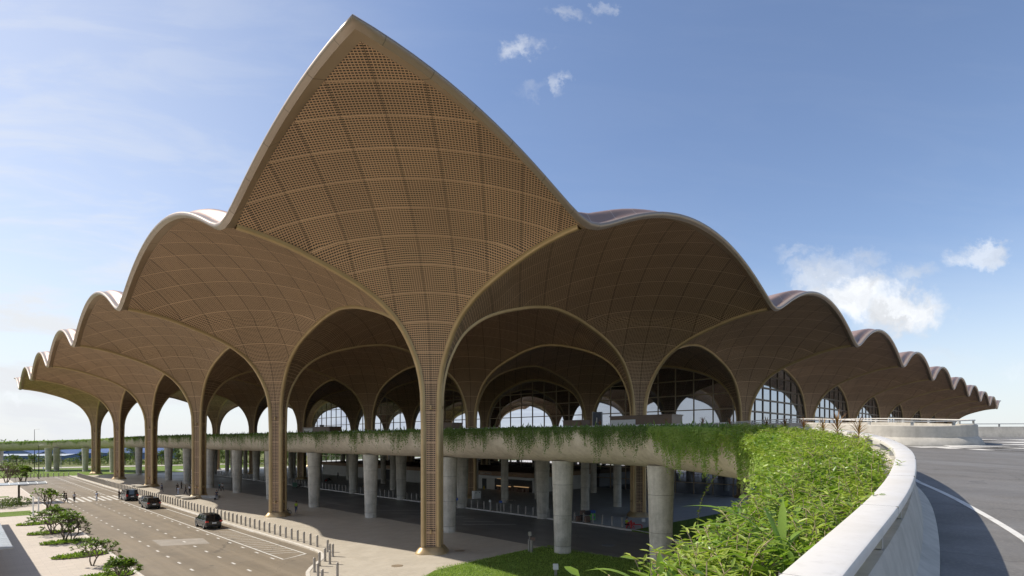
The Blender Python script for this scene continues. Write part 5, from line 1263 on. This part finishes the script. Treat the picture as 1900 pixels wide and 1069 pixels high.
# kiosk near the nearest right arch: x_img 1195..1275
r,p_=kiosk(30.5,-4.5,2.6,9.,3.0,'brown kiosk with a wide white notice panel on the raised floor',(.6,4.4,.7,2.6))
text('1',.8,M['bluesign'],p_,(-1.38,4.1,1.3),(math.pi/2,0,-math.pi/2)); text('Departures\nGates',.42,M['dark'],p_,(-1.38,3.3,1.75),(math.pi/2,0,-math.pi/2))
kiosk(29,5.5,2,3.2,2.6,'small brown kiosk on the raised floor left of the second nearest bronze column')
r,p_=kiosk(30,84,3,14,3.1,'long brown kiosk with a white panel on the far part of the raised floor',(1.5,6.2,.9,2.9))
text('EXIT',.9,M['dark'],p_,(-1.58,5.2,1.6),(math.pi/2,0,-math.pi/2))
kiosk(31,37,2.4,6,3.0,'dark kiosk on the raised floor just right of the nearest bronze column')
def totem(x,y,label):
    r=empty('sign_pillar',W(x,y,10.88),A45,label,'sign pillar'); mb=MB(); mb.box(-.18,.18,-.75,.75,0,4.2); mb.build('body',mat('totem_navy',(.02,.035,.07),.35) if 'totem_navy' not in bpy.data.materials else bpy.data.materials['totem_navy'],r)
    mb=MB(); mb.box(-.19,-.181,-.45,.45,1.2,1.9); mb.box(-.19,-.181,-.5,.5,.5,.8); mb.build('panel',M['bronze_box'],r); mb=MB(); mb.box(-.2,.2,.75,.9,0,4.25); mb.build('edge_trim',M['post'],r)
    text('1',1.1,M['white'],r,(-.2,.3,2.6),(math.pi/2,0,-math.pi/2))
totem(36,7,'tall navy sign pillar on the raised floor in front of the right arched window')
totem(40,52,'tall navy sign pillar at the left foot of the big dark arched window')
totem(38,100,'tall dark sign pillar on the raised floor between two far arched windows')
poly('apron',[(56,-9),(420,-9),(420,-140),(56,-140)],.14,M['plaza'])  # pale ground out of view, added for its bounce onto the right soffits
poly('apron',[(110,190),(420,190),(420,-8),(110,-8)],.12,M['plaza'])
# ------------------------------------------------------------------ distance
def warehouse(px,Z,wd,dp,h,ridge,label,wall='bluewall',roof='blueroof',rz=.15):
    r=empty('warehouse',((px-950)*Z/F,Z,0),rz,label,'warehouse','low warehouses beyond the airport fence'); mb=MB(); mb.box(-wd/2,wd/2,-dp/2,dp/2,0,h); mb.add([(-wd/2,-dp/2,h),(-wd/2,dp/2,h),(-wd/2,0,ridge-.1),(wd/2,-dp/2,h),(wd/2,dp/2,h),(wd/2,0,ridge-.1)],[(0,1,2),(3,5,4)]); mb.build('wall',M[wall],r)
    mb=MB(); mb.add([(-wd/2-.6,-dp/2-1,h-.1),(wd/2+.6,-dp/2-1,h-.1),(wd/2+.6,0,ridge),(-wd/2-.6,0,ridge),(-wd/2-.6,dp/2+1,h-.1),(wd/2+.6,dp/2+1,h-.1)],[(0,1,2,3),(3,2,5,4)]); mb.build('roof',M[roof],r)
    mb=MB(); 
    for k in range(3): x=-wd/2+wd*(k+.5)/3; mb.box(x-wd/14,x+wd/14,-dp/2-.05,-dp/2,0,h*.6)
    mb.build('door',M['dark'],r)
warehouse(15,330,30,26,2.6,6.2,'blue gabled warehouse at the far left edge',rz=1.35)
warehouse(68,330,24,26,2.8,6.6,'blue gabled warehouse left of the twin piers',rz=1.45)
warehouse(50,290,46,14,3.3,4.0,'long low blue shed with a pale roof edge in front of the gabled warehouses',roof='canopyg',rz=.1)
warehouse(138,320,24,24,2.8,6.4,'blue gabled warehouse right of the twin piers',rz=1.4)
warehouse(196,340,30,14,5.0,6.0,'plain white shed between the two leftmost bronze columns','whitewall','whitewall',rz=.1)
warehouse(250,330,40,20,4.,6.6,'blue roofed shed behind the second leftmost bronze column',rz=.3)
warehouse(560,420,30,20,8,11,'white building far behind the trees seen under the deck','whitewall','whitewall',rz=.2)
mb=MB(); 
def wl(px,Z): return ((px-950)*Z/F,Z)
a=wl(-60,245); b2=wl(900,300)
r=empty('perimeter_fence',(a[0],a[1],0),0,'long thin perimeter fence in front of the warehouses','fence'); n=90; mb=MB(); mb2=MB()
for k in range(n+1):
    x=(b2[0]-a[0])*k/n; y_=(b2[1]-a[1])*k/n; fs_=(fs_ if k else [])+[((x,y_,1.2),0)]
for z in (.4,1.2,2.2): mb2.tube([(0,0,z),(b2[0]-a[0],b2[1]-a[1],z)],.05,4)
posts('fence_post',fs_,(.12,.12,2.4),M['mull'],r); mb2.build('fence_rails',M['mull'],r)
def far_tree(loc,H,label,seed,wid=.5,mt='farleaf',palm=False):
    random.seed(seed); r=empty('palm_tree' if palm else 'tree',loc,0,label,'tree','trees beyond the far road'); mb=MB()
    if palm:
        mb.tube([(0,0,0),(.15,0,H*.5),(.1,0,H*.85)],[.16,.12,.1],7); mb.build('trunk',M['bark'],r); mb=MB()
        for k in range(14): strap(mb,(.1,0,H*.85),k*2.4,H*.38,.16,ra(random.uniform(10,70)),ra(random.uniform(50,100)),6)
        mb.build('crown',M[mt],r)
    else:
        mb.tube([(0,0,0),(.1,.05,H*.4),(0,.1,H*.75)],[H*.03,H*.022,H*.01],7)
        cl=[]
        for k in range(7):
            a=random.uniform(0,6.28); q=random.uniform(.15,1)*H*wid*.6; p=(q*math.cos(a),q*math.sin(a),H*random.uniform(.42,.88)); cl.append((p,H*random.uniform(.13,.24))); mb.tube([(0,.05,H*.35),((p[0])*.6,p[1]*.6,p[2]*.85)],[H*.012,H*.005],5)
        mb.build('trunk',M['bark'],r); P=[]
        for (p,rad) in cl:
            n=110; d=rdir(n)*rng.uniform(.35,1,(n,1))**.5*rad*np.array([1.15,1.15,.8]); P.append(d+np.array(p))
        P=np.concatenate(P); n=len(P); leaf_mesh('crown',P,rdir(n,.2),rdir(n,.8),rng.uniform(.05,.10,n)*H,M[mt],T=DT,FC=DF,parent=r)
    random.seed(7)
import itertools
kk_=0
for px,Z,H in [(30,262,4.5),(60,258,5),(100,255,5.5),(150,255,6),(172,250,5),(205,252,6),(232,248,7),(300,250,7),(330,255,6.5),(356,248,6),(405,250,8),(425,262,7),(446,250,9),(470,260,8),(505,255,7),(532,262,8),(548,250,9),(575,270,9),(600,262,8),(700,280,9),(250,280,9),(318,300,9),(390,300,10),(520,300,10)]:
    kk_+=1; far_tree(((px-950)*Z/F,Z,0),H,'small green tree in the loose row beyond the far road',40+kk_,.55,palm=False)
for px,Z,H in [(185,240,6),(344,236,7),(465,240,8),(545,240,8)]:
    kk_+=1; far_tree(((px-950)*Z/F,Z,0),H,'small palm tree in the loose row beyond the far road',40+kk_,palm=True)
# far wood line: stuff
n=16000; th=rng.uniform(ra(-62),ra(62),n); R_=rng.choice([520,900,1500,2400],n,p=[.3,.3,.25,.15]); hh=(rng.uniform(0,1,n)**1.3)*(3.2+1.5*np.sin(th*31)+1.2*np.sin(th*83+R_)+R_*.0032)
P=np.stack([np.sin(th)*R_,np.cos(th)*R_,np.maximum(hh,.1)],1); wl_=leaf_mesh('far_woodland',P,rdir(n,.1),rdir(n,.6),R_*.0035+rng.uniform(.8,1.8,n),M['farleaf'],T=DT,FC=DF); tag(wl_,'low hazy line of scrub and trees along the horizon','woodland',kind='stuff')
n=7000; px=rng.uniform(-80,900,n); Z=rng.uniform(250,285,n); P=np.stack([(px-950)*Z/F,Z,rng.uniform(0,1,n)**1.5*(2.2+1.2*np.sin(px*.11)+np.sin(px*.037))],1)
tag(leaf_mesh('scrub_hedge',P,rdir(n,.2),rdir(n,.7),rng.uniform(.6,1.3,n),M['farleaf'],T=DT,FC=DF),'scrub growing along the perimeter fence','scrub',kind='stuff')
# ------------------------------------------------------------------ camera, light, sky
cam=bpy.data.cameras.new('camera'); co=bpy.data.objects.new('camera',cam); COL.objects.link(co); S.camera=co
co.location=(0,0,EYE); co.rotation_euler=(math.pi/2,0,0); cam.sensor_width=36; cam.lens=F/1900*36; cam.shift_y=(HZ-534.5)/1900; cam.clip_start=.1; cam.clip_end=30000
sd=Vector((.974,-.153,-.986)).normalized()
sl=bpy.data.lights.new('sun','SUN'); sl.energy=SUN; sl.angle=ra(.53); sl.color=(1,.93,.83); so=bpy.data.objects.new('sun',sl); COL.objects.link(so); so.rotation_euler=sd.to_track_quat('-Z','Y').to_euler(); so.location=(-60,0,90)
elev=math.asin(-sd.z); 
w=bpy.data.worlds.new('World'); S.world=w; w.use_nodes=True; t=NT(w.node_tree); bg=w.node_tree.nodes['Background']
sky=t.node('ShaderNodeTexSky',sky_type='NISHITA'); sky.sun_disc=False; sky.sun_elevation=elev; sky.sun_rotation=math.atan2(-sd.x,-sd.y); sky.altitude=10; sky.air_density=1.0; sky.dust_density=SKYD; sky.ozone_density=2.0
tc=t.node('ShaderNodeTexCoord').outputs['Generated']; dx,dy,dz=t.xyz(tc)
yy=t.m('MAXIMUM',dy,.02); gx=t.m('DIVIDE',dx,yy); gz=t.m('DIVIDE',dz,yy); gv=t.comb(gx,gz,0.)
nz=t.noise(gv,9.,8,.62,.3,out=1); nv=t.vm('SUBTRACT',nz,(.5,.5,.5)); nv=t.scl(nv,(.19,.12,0)); nz2=t.noise(gv,30.,5,.65,out=1); nv2=t.scl(t.vm('SUBTRACT',nz2,(.5,.5,.5)),(.075,.055,0)); gw=t.vm('ADD',t.vm('ADD',gv,nv),nv2)
front=t.m('GREATER_THAN',dy,.05)
acc=None
for px,py,rx,ry,st in [(1590,545,125,44,1.),(1680,572,92,44,1.),(1530,520,70,24,.6),(1540,500,80,26,.45),(1600,480,50,22,.35),(1825,474,58,24,.62),(1700,503,50,20,.42),(1480,470,45,12,.25),(970,93,44,18,.5),(1052,172,18,26,.38),(1052,26,40,15,.32),(1118,18,14,18,.25),(985,170,50,14,.16),(1730,655,70,16,.16),(1890,690,60,22,.16),(15,745,18,8,.4)]:
    c_=((px-950)/F,(HZ-py)/F,0.); r_=(F/rx,F/ry,0.)
    d=t.vm('LENGTH',t.scl(t.vm('SUBTRACT',gw,c_),r_)); m_=t.ramp(d,.35 if st>.5 else .05,1.25,st,0.)
    acc=m_ if acc is None else t.m('MAXIMUM',acc,m_)
# thin streaky veil, thicker to the left (towards the sun) and low down
sv=t.noise(t.comb(t.m('MULTIPLY',gx,1.3),t.m('ADD',t.m('MULTIPLY',gz,6.),t.m('MULTIPLY',gx,.6)),0.),2.2,6,.6,.5); left=t.ramp(dx,-.72,.0,1.,0.); low=t.ramp(dz,.02,.5,1.,.25)
veil=t.m('MULTIPLY',t.m('MULTIPLY',t.ramp(sv,.42,.66),t.m('ADD',t.m('MULTIPLY',left,1.1),.10)),low)
veil=t.m('ADD',veil,t.m('MULTIPLY',left,.66))
shade=t.ramp(t.noise(gw,14,4),.3,.75,.72,1.)
skyc=sky.outputs[0]
tint=t.mix(1.,skyc,SKYT,'MULTIPLY')
cl=t.mix(1.,(CLD*1.18,CLD*1.22,CLD*1.28,1),t.comb(shade,shade,shade),'MULTIPLY')
c0=t.mix(t.ramp(dz,-.02,.30,.80,0.),tint,(CLD*.93,CLD*1.01,CLD*1.07,1))
c1=t.mix(t.m('MULTIPLY',veil,.6,clamp=True),c0,(CLD*.96,CLD*.99,CLD*1.03,1))
c2=t.mix(t.m('MULTIPLY',acc,front),c1,cl)
t.l.new(c2,bg.inputs['Color']); bg.inputs['Strength'].default_value=SKYS
S.view_settings.view_transform='Standard'; S.view_settings.look='None'; S.view_settings.gamma=1; S.view_settings.exposure=EXPO
S.cycles.max_bounces=8; S.cycles.diffuse_bounces=6; S.cycles.glossy_bounces=4; S.cycles.transparent_max_bounces=4; S.cycles.use_adaptive_sampling=True; S.cycles.adaptive_threshold=.015
try: S.cycles.use_denoising=True; S.cycles.denoiser='OPENIMAGEDENOISE'
except Exception: pass
